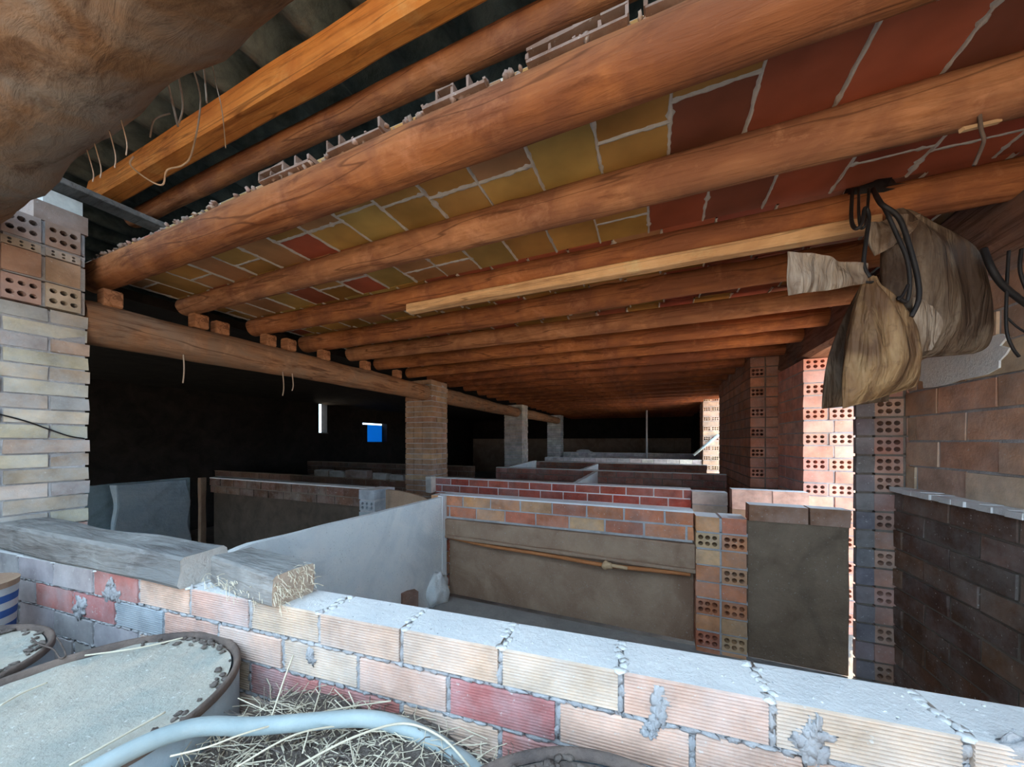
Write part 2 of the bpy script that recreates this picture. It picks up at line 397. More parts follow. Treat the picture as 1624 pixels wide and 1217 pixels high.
t_ = nt_.nodes.new('ShaderNodeBsdfTranslucent'); t_.inputs[0].default_value = (.03,.30,.62,1); m_ = nt_.nodes.new('ShaderNodeMixShader'); m_.inputs[0].default_value = .5
nt_.links.new(b_.outputs[0], m_.inputs[1]); nt_.links.new(t_.outputs[0], m_.inputs[2]); nt_.links.new(m_.outputs[0], nt_.nodes['Material Output'].inputs[0])
tag(mb.build('window_2', [TARP, SHADE]), kind='structure')
slab('wall_back', -7.4, 1.45, 13.0, 13.2, 0, CZ+1.5, SHADE)
slab('glow_band', -7.2, 1.1, 12.97, 12.999, 0, CZ+.10, CONC)  # lighter band added low on the end wall to stand for its glow
# added unseen wall behind the eye; its solid part and gaps shape the daylight
mb = MB(); box(mb, WORLD, -4.4, -1.0, -1.4, -1.2, 0, CZ+1.5); box(mb, WORLD, -7.4, -4.4, -1.4, -1.2, CZ-.15, CZ+1.5)
tag(mb.build('wall_front_light_screen', [SHADE]), kind='structure')
slab('wall_left_entrance', -2.95, -2.75, -1.2, .40, 0, CZ+.7, CONC)

# right wall near the eye: upper block masonry, thicker lower part with a dusty ledge
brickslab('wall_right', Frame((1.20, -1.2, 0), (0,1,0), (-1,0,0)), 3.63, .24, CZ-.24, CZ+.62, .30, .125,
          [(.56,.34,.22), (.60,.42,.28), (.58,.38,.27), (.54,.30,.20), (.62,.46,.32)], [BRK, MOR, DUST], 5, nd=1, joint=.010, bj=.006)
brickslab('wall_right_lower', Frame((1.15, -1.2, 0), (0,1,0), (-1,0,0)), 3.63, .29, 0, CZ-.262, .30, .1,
          [(.13,.06,.035), (.15,.075,.045), (.11,.055,.035), (.18,.095,.055)], [BRK, MORD, DUST], 6, joint=.012, bj=.004)  # dark tones hold the low wall's shadow in the brick colour
mb = MB(); rg = R(4)
fr = Frame((1.12, -1.2, 0), (0,1,0), (-1,0,0))
for i in range(60):
    a = i*3.63/60; box(mb, fr, a, a+3.63/60+.002, rg.uniform(0,.012), .1, CZ-.262, CZ-.238+rg.uniform(-.003,.003))
tag(mb.build('trim_1', [DUST]), kind='structure')
# pier beside the daylight slit
mb = MB()
fr = Frame((.998, 2.43, 0), (1,0,0), (0,-1,0))
bricks(None, fr, .075, .03, PZ-.2, CZ+.62, lambda i: (.3,0,0), None, [(.17,.15,.16), (.20,.16,.16)], rowh=.1, mb=mb, seed=3)
fr = Frame((1.073, 2.43, 0), (1,0,0), (0,-1,0))
bricks(None, fr, .37, .12, PZ-.2, CZ+.62, lambda i: (.125, 0, (lambda k, i=i: (k == 0 and (i%2 == 0 or 3 < i < 8)))), None,
       [(.40,.20,.14), (.36,.18,.13), (.44,.24,.17)], rowh=.1, mb=mb, seed=4)
tag(mb.build('brick_pier', [BRK, MORD, DUST]), 'near right brick pier with a column of hollow brick ends beside the bright slit', 'pier')

# right piers between aisle doors
def pier(name, x0, x1, y0, y1, z0, z1, rows, pal, label, seed, mats=None, nd=2, group=None, cat='pier', endjit=.0):
    mb = MB(); bricks(None, Frame((x0, y0, 0), (1,0,0), (0,-1,0)), x1-x0, y1-y0, z0, z1, rows, None, pal, rowh=.1, mb=mb, seed=seed, nd=nd, dust_top=False, endjit=endjit)
    return tag(mb.build(name, mats or [BRK, MOR, DUST]), label, cat, group)
pier('brick_pier', 1.10, 1.43, 3.47, 4.09, 0, CZ+.66, lambda i: (.165 if i%2 == 0 else .30, 0 if i%2 == 0 else .1, i%2 == 0),
     [(.70,.36,.27), (.74,.42,.33), (.68,.32,.24)], 'pink pier of hollow brick ends lit brightly by the side door, behind the sacks', 11, nd=3)
pier('brick_pier', .875, 1.43, 4.10, 5.94, 0, CZ+.93, lambda i: (.13, 0, (lambda k, i=i: k == 0 and i%2 == 0)),
     [(.40,.17,.10), (.44,.20,.12), (.36,.15,.09)], 'dark partition with one column of hollow brick ends, left of lit pink pier', 12, nd=7, mats=[BRK, MORD, DUST])
pier('brick_pier', .90, 1.43, 8.05, 8.6, 0, CZ+.9, lambda i: (.15 if i%2 == 0 else .3, 0, i%2 == 0),
     [(.70,.50,.36), (.66,.46,.34)], 'small far away hollow brick pier lit blue white by the second side door', 13, nd=2)
slab('wall_right_middle', 1.15, 1.43, 5.96, 7.05, 0, CZ+.9, BRKD)
slab('wall_right_far', 1.15, 1.43, 8.62, 13.0, 0, CZ+.9, SHADE)

# right lintels carrying the rafter ends
mb = MB(); plank(mb, (1.26, -1.2, CZ+.80), (1.26, 4.09, CZ+.80), .32, .27, 3, 60, .012)
tag(mb.build('wall_plate_beam', [LOGYD]), 'deep dark timber wall plate along the right wall over the side door', 'beam')

# ------------------------------------------------------------ brick pillars on the left line, and log lintels
def pillar(y, label, seed, top=CZ+.74, d=.34, x0=-2.95, x1=-2.55, pal=OLD, mats=None, nd=1):
    mb = MB(); bricks(None, Frame((x1, y, 0), (0,1,0), (1,0,0)), d, x1-x0, 0, top, lambda i: (.25, .125*(i%2)+.02, 0), None, pal, rowh=.066, mb=mb, seed=seed, dust_top=False, bj=.006, joint=.009, nd=3, endjit=.008)
    return tag(mb.build('brick_pillar', mats or [BRK, MOR, DUST]), label, 'pillar')
pillar(.415, 'pale brick pillar at the left edge of the view, carrying the log lintel', 21, CZ+.60, mats=[BRKP, MOR, DUST])
mb = MB()
for (z0, z1, sd_) in ((CZ+.605, CZ+.72, 1), (CZ+.725, CZ+.84, 2), (CZ+.845, CZ+1.00, 3)):
    bricks(None, Frame((-2.55, .515, 0), (0,1,0), (1,0,0)), .24, .4, z0, z1, lambda i: (.115, 0, sd_ != 2), None, [(.56,.36,.27), (.50,.32,.24), (.62,.48,.40)], rowh=.12, mb=mb, seed=30+sd_, dust_top=False)
tag(mb.build('brick_course', [BRK, MOR, DUST]), 'courses of hollow bricks on the head of the left pillar under the thick log', 'bricks')
PP = [(.40,.24,.14), (.44,.27,.16), (.36,.20,.12)]
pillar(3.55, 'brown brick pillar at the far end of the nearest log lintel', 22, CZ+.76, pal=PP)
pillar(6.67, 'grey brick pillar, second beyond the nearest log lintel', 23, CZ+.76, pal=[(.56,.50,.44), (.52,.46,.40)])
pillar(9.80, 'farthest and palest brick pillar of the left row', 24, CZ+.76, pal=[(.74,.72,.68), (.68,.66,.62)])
for k, (y0, y1, lab) in enumerate(((.76, 3.545, 'long peeled log lintel spanning from the left pillar to the brown pillar'),
                                   (3.895, 6.665, 'log lintel in shade between the brown and the grey brick pillar'),
                                   (7.015, 9.795, 'short looking far log lintel between the grey and the palest pillar'))):
    mb = MB(); log(mb, (-2.66, y0, CZ+.605), (-2.66, y1, CZ+.605), .105, .095, 40+k, 60, 22, .07, .012)
    tag(mb.build('log_lintel', [LOGY]), lab, 'lintel')

# ------------------------------------------------------------ rafters
RY = [.30, .865, 1.265, 1.69] + [2.13+.45*k for k in range(24)]
RY = [y for y in RY if y < 12.9]
XR = 1.098
rname = {0: 'massive barky log rafter filling the upper left corner',
         1: 'thick orange log rafter with broken tiles lying on top, beside the hole in the ceiling',
         2: 'log rafter between the first two rows of exposed ceiling tiles',
         3: 'log rafter with the pale sawn batten fixed under it, ending at the hanging sacks',
         4: 'log rafter right behind the pale sawn batten',
         5: 'greyish knotty log rafter with a bright patch, second beyond the pale batten',
         6: 'log rafter with an orange underside, third beyond the pale batten',
         7: 'dark red log rafter just nearer than the brown pillar',
         8: 'dark red log rafter just past the brown pillar'}
for k, y in enumerate(RY):
    rg = R(100+k); r = {0: .145, 1: .072, 2: .070, 3: .066}.get(k, rg.uniform(.058, .068))
    z = CZ+.80+r if k else CZ+.885
    if k == 0: p0, p1, r0, r1 = (-2.98, .27, CZ+.90), (XR+.1, .30, CZ+.93), .155, .14
    elif k < 4:
        zz = {1: .888, 2: .876, 3: .868}[k]; p0, p1 = (-2.85, y, CZ+zz), (XR, y, CZ+zz); r0, r1 = {1: (.070,.070), 2: (.054,.068), 3: (.062,.062)}[k]
    else:
        xe = .868 if 3.95 < y < 6.05 else .893 if 7.95 < y < 8.75 else XR
        p0, p1, r0, r1 = (-2.80-rg.uniform(0,.1), y+rg.uniform(-.02,.02), z), (xe, y+rg.uniform(-.02,.02), z), r*1.04, r*.97
    if k == 0: p0 = (-2.98, .315, CZ+.905); r0 = .176; p1 = (XR, .29, CZ+.93); r1 = .145
    mb = MB(); log(mb, p0, p1, r0, r1, 60+k, 70 if k < 8 else 30, 30 if k < 4 else 18, (.14 if k == 0 else .07), (.01 if k == 0 else .004 if k < 4 else .012))
    mat = LOGB if k == 0 else (LOGX if k == 1 else LOGX2 if k in (2, 5) else LOGXD if k > 7 else LOGX)
    o = mb.build('log_rafter', [mat])
    far = k > 8
    ordn = ['first','second','third','fourth','fifth','sixth','seventh','eighth','ninth','tenth']
    if k > 8:
        a_ = [j for j, q in enumerate(RY) if j > 8 and q < 6.9]; b__ = [j for j, q in enumerate(RY) if j > 8 and 6.9 <= q < 10]; c__ = [j for j, q in enumerate(RY) if j > 8 and q >= 10]
        if k in a_: rname[k] = 'thin dark rafter between brown and grey pillars, %s of them from the near side' % ordn[a_.index(k)]
        elif k in b__: rname[k] = 'far thin rafter between the grey and palest pillars, %s from the near side' % ordn[b__.index(k)]
        else: rname[k] = 'farthest rafter group beyond the palest pillar, %s from the near side' % ordn[c__.index(k)]
    tag(o, rname[k], 'rafter', 'far log rafters' if far else 'log rafters')
mb = MB(); plank(mb, (-1.35, 1.655, CZ+.784), (.74, 1.655, CZ+.784), .055, .05, 8, 40, .002)
tag(mb.build('batten', [PALEW]), 'pale sawn pine batten fixed under the third tile row rafter', 'batten')
# small blocks packing rafters on the lintel
for k, (y, dx) in enumerate(((.86,0), (1.23,.02), (1.36,-.01), (1.66,.0), (1.80,.02), (2.12,.0), (2.58,.0), (3.03,0))):
    mb = MB(); plank(mb, (-2.64+dx, y-.035, CZ+.742), (-2.64+dx, y+.035, CZ+.742), .075, .085, k, 3, .004)
    labs = ['cut wooden packing block on the lintel, %s' % s for s in ('nearest to the left pillar', 'second from the left pillar', 'third from the left pillar', 'fourth from the left pillar', 'fifth from the left pillar', 'sixth, near the lintel middle', 'seventh, past the lintel middle', 'last one nearest the brown pillar')]
    tag(mb.build('wooden_block', [LOGX2]), labs[k], 'block', 'packing blocks on the log lintel')

# ------------------------------------------------------------ tile ceiling
TP = [(.50,.27,.075), (.52,.30,.09), (.44,.22,.06), (.42,.11,.06), (.36,.08,.05), (.52,.26,.12), (.24,.08,.05), (.48,.32,.10)]
mb = MB(); rg = R(77)
def deck(y0, y1, x0, x1, near):
    x = x0+rg.uniform(-.1, 0); w_ = .215
    while x < x1:
        xe = min(x+w_, x1); xs = max(x, x0)
        ym = y0+(y1-y0)*rg.choice((.35,.42,.58,.66,.5,.72)); gap = .008
        if xe-xs > .02:
            for (a, b_) in ((y0, ym-gap/2), (ym+gap/2, y1)):
                box(mb, WORLD, xs+gap/2, xe-gap/2, a, b_, CEIL+rg.uniform(-.003,.003), CEIL+.04, 0, var(rg.choice([TP[0], TP[1], TP[2], TP[5], TP[7], TP[0], TP[1], TP[5], TP[3]] if x < -.02 or not near else [TP[3], TP[4], TP[4], TP[6], TP[3], TP[2]]), rg, .15))
            if near:
                def strip(ax, s, e, c):
                    n_ = max(4, int((e-s)/.012)); V = []; 
                    for i in range(n_+1):
                        t = s+(e-s)*i/n_; h = .0035+.0085*abs(noise.noise(Vector((t*28, c*13, 0))))+.003*rg.random()
                        if rg.random() < .04: h += .010
                        lo = CEIL-.005-.007*abs(noise.noise(Vector((t*20, c*9, 4))))
                        off = .003*noise.noise(Vector((t*18, c*3, 7)))
                        for (q, zz) in ((-h, CEIL+.006), (-h*.5, lo), (h*.5, lo), (h, CEIL+.006)):
                            V.append(Vector((t, c+q+off, zz)) if ax == 'x' else Vector((c+q+off, t, zz)))
                    mb.add(V, [(i*4+j, i*4+j+1, i*4+j+5, i*4+j+4) for i in range(n_) for j in range(3)], 1, (1,1,1), True)
                strip('y', y0, y1, xs)
                strip('x', xs, xe, ym)
        x += w_
edges = [.862]+[(RY[i]) for i in range(2, len(RY))]+[12.95]
for i in range(len(edges)-1): deck(edges[i]+(.001 if i else 0), edges[i+1], -2.95, XR+.3, i < 7)
box(mb, WORLD, -2.95, XR+.3, .87, 12.95, CEIL+.041, CEIL+.05, 1)
tag(mb.build('ceiling', [TILE, RIDGE]), kind='structure')
slab('ceiling_left_bay', -7.2, -2.95, -1.2, 13.0, CZ+.86, CZ+.92, SHADE)
# broken tile fragments along the edge of the hole
for k, (x, l, lab) in enumerate(((-1.35,.26,'leftmost'), (-1.0,.22,'second from left'), (-.62,.20,'middle'), (-.30,.24,'fourth from left'), (-.02,.13,'rightmost'))):
    mb = MB(); rg = R(200+k); fr = Frame((x, .815, 0), (1,0,0), (0,-1,0))
    col = (.30,.18,.13)
    n_ = 4; cw = l/n_; h = .038; z0 = CZ+.953
    box(mb, fr, 0, l, 0, .06, z0, z0+.008, 0, col, .002, rg=rg)
    for q in range(n_+1):
        hh = h*rg.choice((1,1,.6,.35)); box(mb, fr, q*cw-.004, q*cw+.004, 0, .05, z0+.008, z0+hh, 0, col, .001, rg=rg)
    for q in range(n_):
        if rg.random() < .5: box(mb, fr, q*cw, (q+1)*cw, .0, .04, z0+h-.007, z0+h, 0, col, .003, rg=rg)
    tag(mb.build('broken_hollow_tile', [BRK]), 'broken hollow tile lying on the thick orange rafter, %s of five' % lab, 'tile', 'broken tiles along the ceiling hole')
rg = R(55); mb = MB()
for i in range(150):
    x = rg.uniform(-2.75, .2); blob(mb, (x, rg.uniform(.822,.85), CZ+.955+rg.uniform(-.004,.010)), rg.uniform(.004,.016), .010, rg.uniform(.004,.012), i, .5, 8, 0, var((.40,.26,.20), rg, .3))
tag(mb.build('mortar_rubble', [BRK]), 'crumbled mortar rubble along the top edge of the orange rafter', 'rubble', kind='stuff')
# upper roof: two purlins, wall plate, corrugated sheets
mb = MB(); plank(mb, (-2.95, .91, CZ+1.405), (1.1, .91, CZ+1.405), .08, .135, 5, 50, .004, roll=.1)
tag(mb.build('roof_purlin', [LOGO]), 'squared bright orange roof timber seen high through the ceiling hole', 'purlin')
mb = MB(); log(mb, (-2.95, 1.06, CZ+1.345), (1.1, 1.06, CZ+1.345), .042, .046, 91, 60, 16, .10, .01)
tag(mb.build('roof_purlin', [LOGX]), 'thin round roof pole running behind the broken tiles', 'purlin')
mb = MB(); plank(mb, (-2.72, .55, CZ+1.27), (-2.72, 1.7, CZ+1.27), .12, .03, 5, 20, .003)
tag(mb.build('roof_plank', [GREYW]), 'grey plank under the left ends of the two roof timbers', 'plank')
mb = MB(); fr = Frame((-2.86, .64, 0), (1,0,0), (0,-1,0))
box(mb, fr, 0, .24, 0, .12, CZ+1.09, CZ+1.18, 0, (.8,.78,.72), skipfront=True); holes(mb, fr, 0, .24, CZ+1.09, CZ+1.18, 0, 5, 2, col=(.8,.78,.72))
tag(mb.build('hollow_brick', [BRK]), 'pale hollow brick catching daylight at the upper left under the thick log', 'brick')
mb = MB(); box(mb, WORLD, -2.9, -2.56, .60, .76, CZ+1.002, CZ+1.088, 0, (.4,.26,.2)); tag(mb.build('brick_course', [BRK]), 'single brick bed beneath the pale hollow brick', 'bricks')
mb = MB(); V = []; nx = 260; 
for i in range(nx+1):
    x = -7.4+i*8.9/nx; z = .05*math.cos(x/.26*2*math.pi)
    for (y, zz) in ((.02, CZ+1.53), (13.2, CZ+1.53)): V += [(x, y, zz+z), (x, y, zz+z+.008)]
Fs = []
for i in range(nx):
    a = i*4; b_ = a+4; Fs += [(a, b_, b_+2, a+2), (a+1, a+3, b_+3, b_+1)]
mb.add(V, Fs, 0, (1,1,1), True); tag(mb.build('ceiling_roof_sheets', [ROOFM]), kind='structure')
box_mb = MB(); box(box_mb, WORLD, 1.12, 1.45, .02, 13.2, CZ+1.01, CZ+1.47); tag(box_mb.build('wall_right_top', [SHADE]), kind='structure')

# dangling fibres and cobwebs near the hole
def strand(path, r, label, cat='strand', name='hanging_fibre', mat=None, group=None, sub=6):
    mb = MB(); tube(mb, spline(path, sub), r, 6); return tag(mb.build(name, [mat or FIBRE]), label, cat, group)
D = dict
strand([px(318,60,d=.80), px(325,125,d=.95), px(328,163,d=.95)], .0022, 'short straight fibre hanging from the thick log over the hole', group='fibres hanging from the thick log')
strand([px(328,55,d=.80), px(342,130,d=.95), px(352,175,d=.95), px(358,235,d=.95)], .0012, 'long thin fibre hanging across the orange timber', group='fibres hanging from the thick log')
strand([px(300,90,d=.85), px(318,160,d=.98), px(305,240,d=.98), px(290,262,d=.98), px(265,270,d=.98), px(258,293,d=.98), px(235,285,d=.98), px(207,262,d=.98), px(212,248,d=.98)], .0022, 'long root looping down in a hook before the roof timbers', group='fibres hanging from the thick log')
strand([px(262,115,d=.90), px(274,165,d=.98), px(282,200,d=.98)], .003, 'frayed pale tuft hanging from the thick log', group='fibres hanging from the thick log')
strand([px(280,105,d=.90), px(290,165,d=.98), px(284,195,d=.98)], .0025, 'pale fibre beside the frayed tuft', group='fibres hanging from the thick log')
strand([px(270,180,d=.98), px(245,190,d=.98), px(238,218,d=.98)], .002, 'curved brown fibre branching left from the tuft', group='fibres hanging from the thick log')
for u, v, l, lab in ((199,212,34,'first'), (181,232,34,'second'), (158,254,28,'third'), (146,264,24,'fourth')):
    strand([px(u-8,v-26,y=.415), px(u+2,v+l*.4,y=.41), px(u+1,v+l,y=.40)], .0013, 'short root stub under the thick log end, %s of four from the right' % lab, group='root stubs under the thick log')
for u, v, l, lab in ((289,560,48,'left'), (447,598,30,'middle'), (462,600,20,'right')):
    strand([px(u,v-18,x=-2.62), px(u+3,v+l*.5,x=-2.60), px(u+1,v+l,x=-2.60)], .004, 'dusty cobweb string hanging under the near lintel, %s of three' % lab, 'cobweb', 'cobweb_string', group='cobweb strings under the lintel')

# ------------------------------------------------------------ pens
def penwall(name, x0, x1, y, thick, z0, z1, pal, label, seed, mats=None, rowh=.09, bl=.25, ribs=False, rows=None, cat='wall', top=True, group=None):
    mb = MB(); bricks(None, Frame((x0, y, 0), (1,0,0), (0,-1,0)), x1-x0, thick, z0, z1, rows or stretch(bl), None, pal, rowh=rowh, mb=mb, seed=seed, ribs=ribs, dust_top=top)
    if top: box(mb, Frame((x0, y, 0), (1,0,0), (0,-1,0)), 0, x1-x0, -.005, thick, z1+.0005, z1+.010, 2, jit=.0015)  # added white strip: light on the wall top is put into its colour
    return tag(mb.build(name, mats or [BRK, MOR, DUSTW]), label, cat, group)

# near low wall (slightly askew)
ang = math.atan(.088)
ND = Vector((math.cos(ang), math.sin(ang), 0)); NN = Vector((math.sin(ang), -math.cos(ang), 0))
def nw(x): return .658+.088*(x+.55)
X0 = -2.54
fr = Frame((X0, nw(X0), 0), ND, NN)
mb = MB(); rg = R(3)
off0 = (X0+.554)/math.cos(ang)
top = TOPZ; i = 0; L = (1.135-X0)/math.cos(ang); T = .112
box(mb, fr, 0, L, .008, T-.004, 0, TOPZ-.006, 1)
redset = {(0,-5), (1,-6), (1,-5), (2,-2), (2,-1), (2,4), (1,1), (3,-3), (2,1)}
while top > .7:
    lo = top-.079
    k0 = -9
    for k in range(k0, 9):
        a = -off0 + k*.25 - (.125 if i%2 else 0)
        s0 = max(a, 0); s1 = min(a+.25-.012, L)
        if s1-s0 < .02: continue
        xw = X0+s0
        if (i, k) in redset: col = var(rg.choice([(.50,.20,.17), (.46,.17,.15)]), rg, .1)
        elif xw < -1.6: col = var(rg.choice(GREYB), rg, .1)
        else: col = var(rg.choice(PINK), rg, .08)
        fb = rg.uniform(-.002, .003); nr = 12; dh = .079/nr; ribbed = xw > -1.75
        if ribbed:
            box(mb, fr, s0, s1, .004+fb, T, lo, top, 0, col, 0, 2 if i == 0 else None, rg)
            V = []
            for q in range(nr):
                z0 = lo+q*dh
                V = [fr(s0, fb+.004, z0), fr(s1, fb+.004, z0), fr(s1, fb, z0+dh*.3), fr(s0, fb, z0+dh*.3), fr(s1, fb, z0+dh*.72), fr(s0, fb, z0+dh*.72), fr(s1, fb+.004, z0+dh), fr(s0, fb+.004, z0+dh)]
                mb.add(V, [(0,1,2,3),(3,2,4,5),(5,4,6,7),(0,3,5,7),(1,6,4,2)], 0, col)
        else:
            box(mb, fr, s0, s1, fb, T, lo, top, 0, col, .002, 2 if i == 0 else None, rg)
        # ragged mortar squeezing out of the head joint
        nb = rg.choice((2,3,4))
        for q in range(nb): blob(mb, fr(s1+.006+rg.uniform(-.003,.003), .006, lo+.079*(q+.5)/nb), rg.uniform(.006,.010), .005, rg.uniform(.012,.02), i*40+k*5+q, .7, 10, 1)
    for q in range(int(L/.03)):
        blob(mb, fr(q*.03+rg.uniform(-.01,.01), .006, lo-.0055), rg.uniform(.012,.024), .005+rg.uniform(0,.002), rg.uniform(.004,.007), i*200+q, .7, 8, 1)
    top -= .09; i += 1
top_lo = top
box(mb, fr, 0, L, 0, T, 0, top+.01, 0, (.4,.3,.25))
# trowelled lumps of mortar
for (x, z, a, h) in ((-.005, TOPZ-.06, .026, .040), (-.01, TOPZ-.10, .018, .022), (.235, TOPZ-.055, .03, .034), (.245, TOPZ-.03, .014, .03), (-1.70, TOPZ-.05, .05, .045), (-1.9, TOPZ-.14, .06, .05), (-.84,TOPZ-.12,.02,.03), (.49,TOPZ-.03,.03,.04)):
    
    for q in range(6): blob(mb, fr((x-X0)/math.cos(ang)+rg.uniform(-.5,.5)*a, .005, z+rg.uniform(-.6,.6)*h), a*rg.uniform(.4,.7), .009, h*rg.uniform(.4,.65), int(x*100)+q, .8, 18, 1)
for q in range(160):   # crumbs and smears on the top
    blob(mb, fr(rg.uniform(0, L), rg.uniform(.01, T-.01), TOPZ), rg.uniform(.001,.003), rg.uniform(.001,.003), .0018, q, .5, 6, 2 if q%3 else 1)
for k in range(-8, 8):
    a = -off0+k*.25+.244
    if 0 < a < L:
        for q in range(7): blob(mb, fr(a+rg.uniform(-.010,.010), T*(q+.5)/7, TOPZ-.001), rg.uniform(.008,.014), .012, .003, k*9+q, .7, 8, 2)
tag(mb.build('low_brick_wall', [BRKN, MOR, DUST]), 'long low wall of ribbed pale bricks crossing the whole foreground with a dusty top', 'wall')

# pen back partition at y=2.43, right part
PY = 2.43
penwall('brick_partition', -1.66, .22, PY, .11, CZ-.64, TOPZ, ORNG, 'partition of two orange brick courses over grey slabs behind the near pen', 31, rowh=.092)
tr = empty('feeding_trough', (-.7, PY, PZ), 'grey slab trough back with rusty pipe filling the near pen rear wall', 'trough')
mb = MB(); box(mb, WORLD, -1.60, .225, PY+.05, PY+.11, PZ, CZ-.645); mb.build('back_panel', [CONC], tr)
mb = MB(); plank(mb, (-1.60, PY+.012, CZ-.72), (.225, PY+.012, CZ-.72), .07, .155, 4, 40, .004, bev=.1); mb.build('upper_board', [CONC], tr)
mb = MB(); plank(mb, (-1.58, PY-.035, CZ-.775), (.225, PY-.035, CZ-.80), .035, .022, 6, 40, .006); mb.build('lip', [CONC], tr)
mb = MB(); tube(mb, spline([(-1.55,PY-.01,CZ-.79), (-1.2,PY-.02,CZ-.815), (-.7,PY-.03,CZ-.825), (-.36,PY-.045,CZ-.835), (-.05,PY-.04,CZ-.83), (.2,PY-.03,CZ-.825)], 8), .014, 8)
pp = mb.build('water_pipe', [m_rough('orange_rust', (.42,.15,.05), (.55,.22,.09), 14, .7, 60)], tr); pp['label'] = 'orange rusty pipe'
mb = MB(); blob(mb, (-.30, PY-.06, CZ-.83), .035, .025, .028, 5, .4, 14); tube(mb, [(-.27,PY-.06,CZ-.825), (-.17,PY-.065,CZ-.83)], .012, 8); mb.build('drinker_valve', [IRONW], pp)
# left end: stacked ends and white post
mb = MB(); bricks(None, Frame((-1.735, PY-.02, 0), (1,0,0), (0,-1,0)), .09, .13, PZ, TOPZ, lambda i: (.12, 0, 2 if i%4 == 1 else 0), None, ORNG, rowh=.1, mb=mb, seed=41)
tag(mb.build('brick_post', [BRK, MOR, DUSTW]), 'narrow brick post with hollow ends where white panel meets the partition', 'post')
mb = MB(); plank(mb, (-1.618, PY-.045, PZ), (-1.618, PY-.045, TOPZ+.005), .045, .045, 3, 20, .004)
tag(mb.build('upright_post', [DUSTW]), 'slim whitish upright post at the left end of the trough wall', 'post')
# brick pier and concrete gate slab right of the trough
def hp(i): return (.138, 0, (lambda k, i=i: i > 0 and i%2 == 1 and not (i == 3 and k == 0)))
mb = MB(); bricks(None, Frame((.228, PY-.045, 0), (1,0,0), (0,-1,0)), .276, .16, PZ, TOPZ-.01, hp, None, ORNG[:3]+[(.60,.38,.20)], rowh=.1, mb=mb, seed=43)
tag(mb.build('brick_pier', [BRK, MOR, DUSTW]), 'orange brick pier with paired hollow ends between the trough wall and the grey slab', 'pier')
mb = MB(); plank(mb, (.738, PY+.03, PZ), (.738, PY+.03, CZ-.472), .47, .05, 9, 20, .004, roll=math.pi/2*0)
V = mb.v
tag(mb.build('concrete_slab', [CONCD]), 'dark grey concrete slab standing upright, closing the pen beside the bright slit', 'slab')
for a, b_, lab in ((.512, .790, 'left'), (.798, .974, 'right')):
    mb = MB(); box(mb, WORLD, a, b_, PY-.01, PY+.09, CZ-.47, CZ-.375, 0, (.34,.17,.10), .002, 1)
    tag(mb.build('brick', [BRK, DUSTW]), 'brown brick on top of the dark upright slab, %s of the pair' % lab, 'brick', 'bricks capping the slab')
# white panel dividing the near pens, running away from the eye
mb = MB(); n_ = 40
for i in range(n_+1):
    t = i/n_; y = .80+(PY-.80)*t; zz = TOPZ-.004+.006*noise.noise(Vector((y*4,0,0)))
    xo = -1.665+.05*t
    if y < .95: zz -= (.95-y)*.25
    nz_ = 8
    for q in range(nz_+1):
        z = PZ+(zz-PZ)*q/nz_
        e = .004*noise.noise(Vector((y*7, z*7, 0)))
        mb.v += [Vector((xo+.018+e, y, z)), Vector((xo-.022+e, y, z))]
st = (nz_+1)*2
def q4(a,b,c,d_): mb.f.append([a,b,c,d_]); mb.m.append(0); mb.c.append((1,1,1)); mb.smooth.append(False)
for i in range(n_):
    for q in range(nz_):
        a = i*st+q*2; b_ = a+st; q4(a, b_, b_+2, a+2); q4(a+1, a+3, b_+3, b_+1)
    a = i*st+nz_*2; q4(a, a+st, a+st+1, a+1)
for i in (0, n_):
    for q in range(nz_): a = i*st+q*2; q4(a, a+2, a+3, a+1)
tag(mb.build('dividing_panel', [WPLAST]), 'whitewashed dividing panel sloping away between the two near pens', 'panel')
mb = MB(); blob(mb, (-1.60, PY-.13, PZ+.10), .07, .12, .15, 3, .5, 20)
tag(mb.build('plaster_heap', [WPLAST]), 'crumbling pale plaster heap at the foot of the white panel corner', 'plaster')
b3 = px(647, 958, x=-1.58); mb = MB(); box(mb, Frame((b3.x, b3.y-.05, 0), (.5,1,0), (1,-.5,0)), 0, .11, 0, .06, PZ, b3.z+.075, 0, (.26,.14,.10), .006)
tag(mb.build('brick', [BRK]), 'broken dark brick standing at the foot of the white panel', 'brick')

# left pen: back partition, its end post, curved board, far dividing slab and box
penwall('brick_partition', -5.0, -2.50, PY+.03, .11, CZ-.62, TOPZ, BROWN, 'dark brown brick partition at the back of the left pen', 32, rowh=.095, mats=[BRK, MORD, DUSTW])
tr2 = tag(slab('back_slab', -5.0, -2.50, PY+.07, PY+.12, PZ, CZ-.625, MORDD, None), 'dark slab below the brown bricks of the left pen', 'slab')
mb = MB(); fr2 = Frame((-2.495, PY-.06, 0), (1,0,0), (0,-1,0)); bricks(None, fr2, .19, .26, PZ, TOPZ+.008, lambda i: (.19, 0, i%2 == 1), None, [(.42,.46,.50), (.50,.52,.54)], rowh=.1, mb=mb, seed=44)
tag(mb.build('brick_post', [BRK, MOR, DUSTW]), 'whitewashed hollow brick post ending the brown partition at the gateway', 'post')
mb = MB(); fr3 = (-2.29, -1.75)
V = []; nn = 16
for i in range(nn+1):
    t = i/nn; x = fr3[0]+(fr3[1]-fr3[0])*t; zt = TOPZ+.005-.075*t*t
    V += [(x, PY+.05, PZ), (x, PY+.05, zt), (x, PY+.075, PZ), (x, PY+.075, zt)]
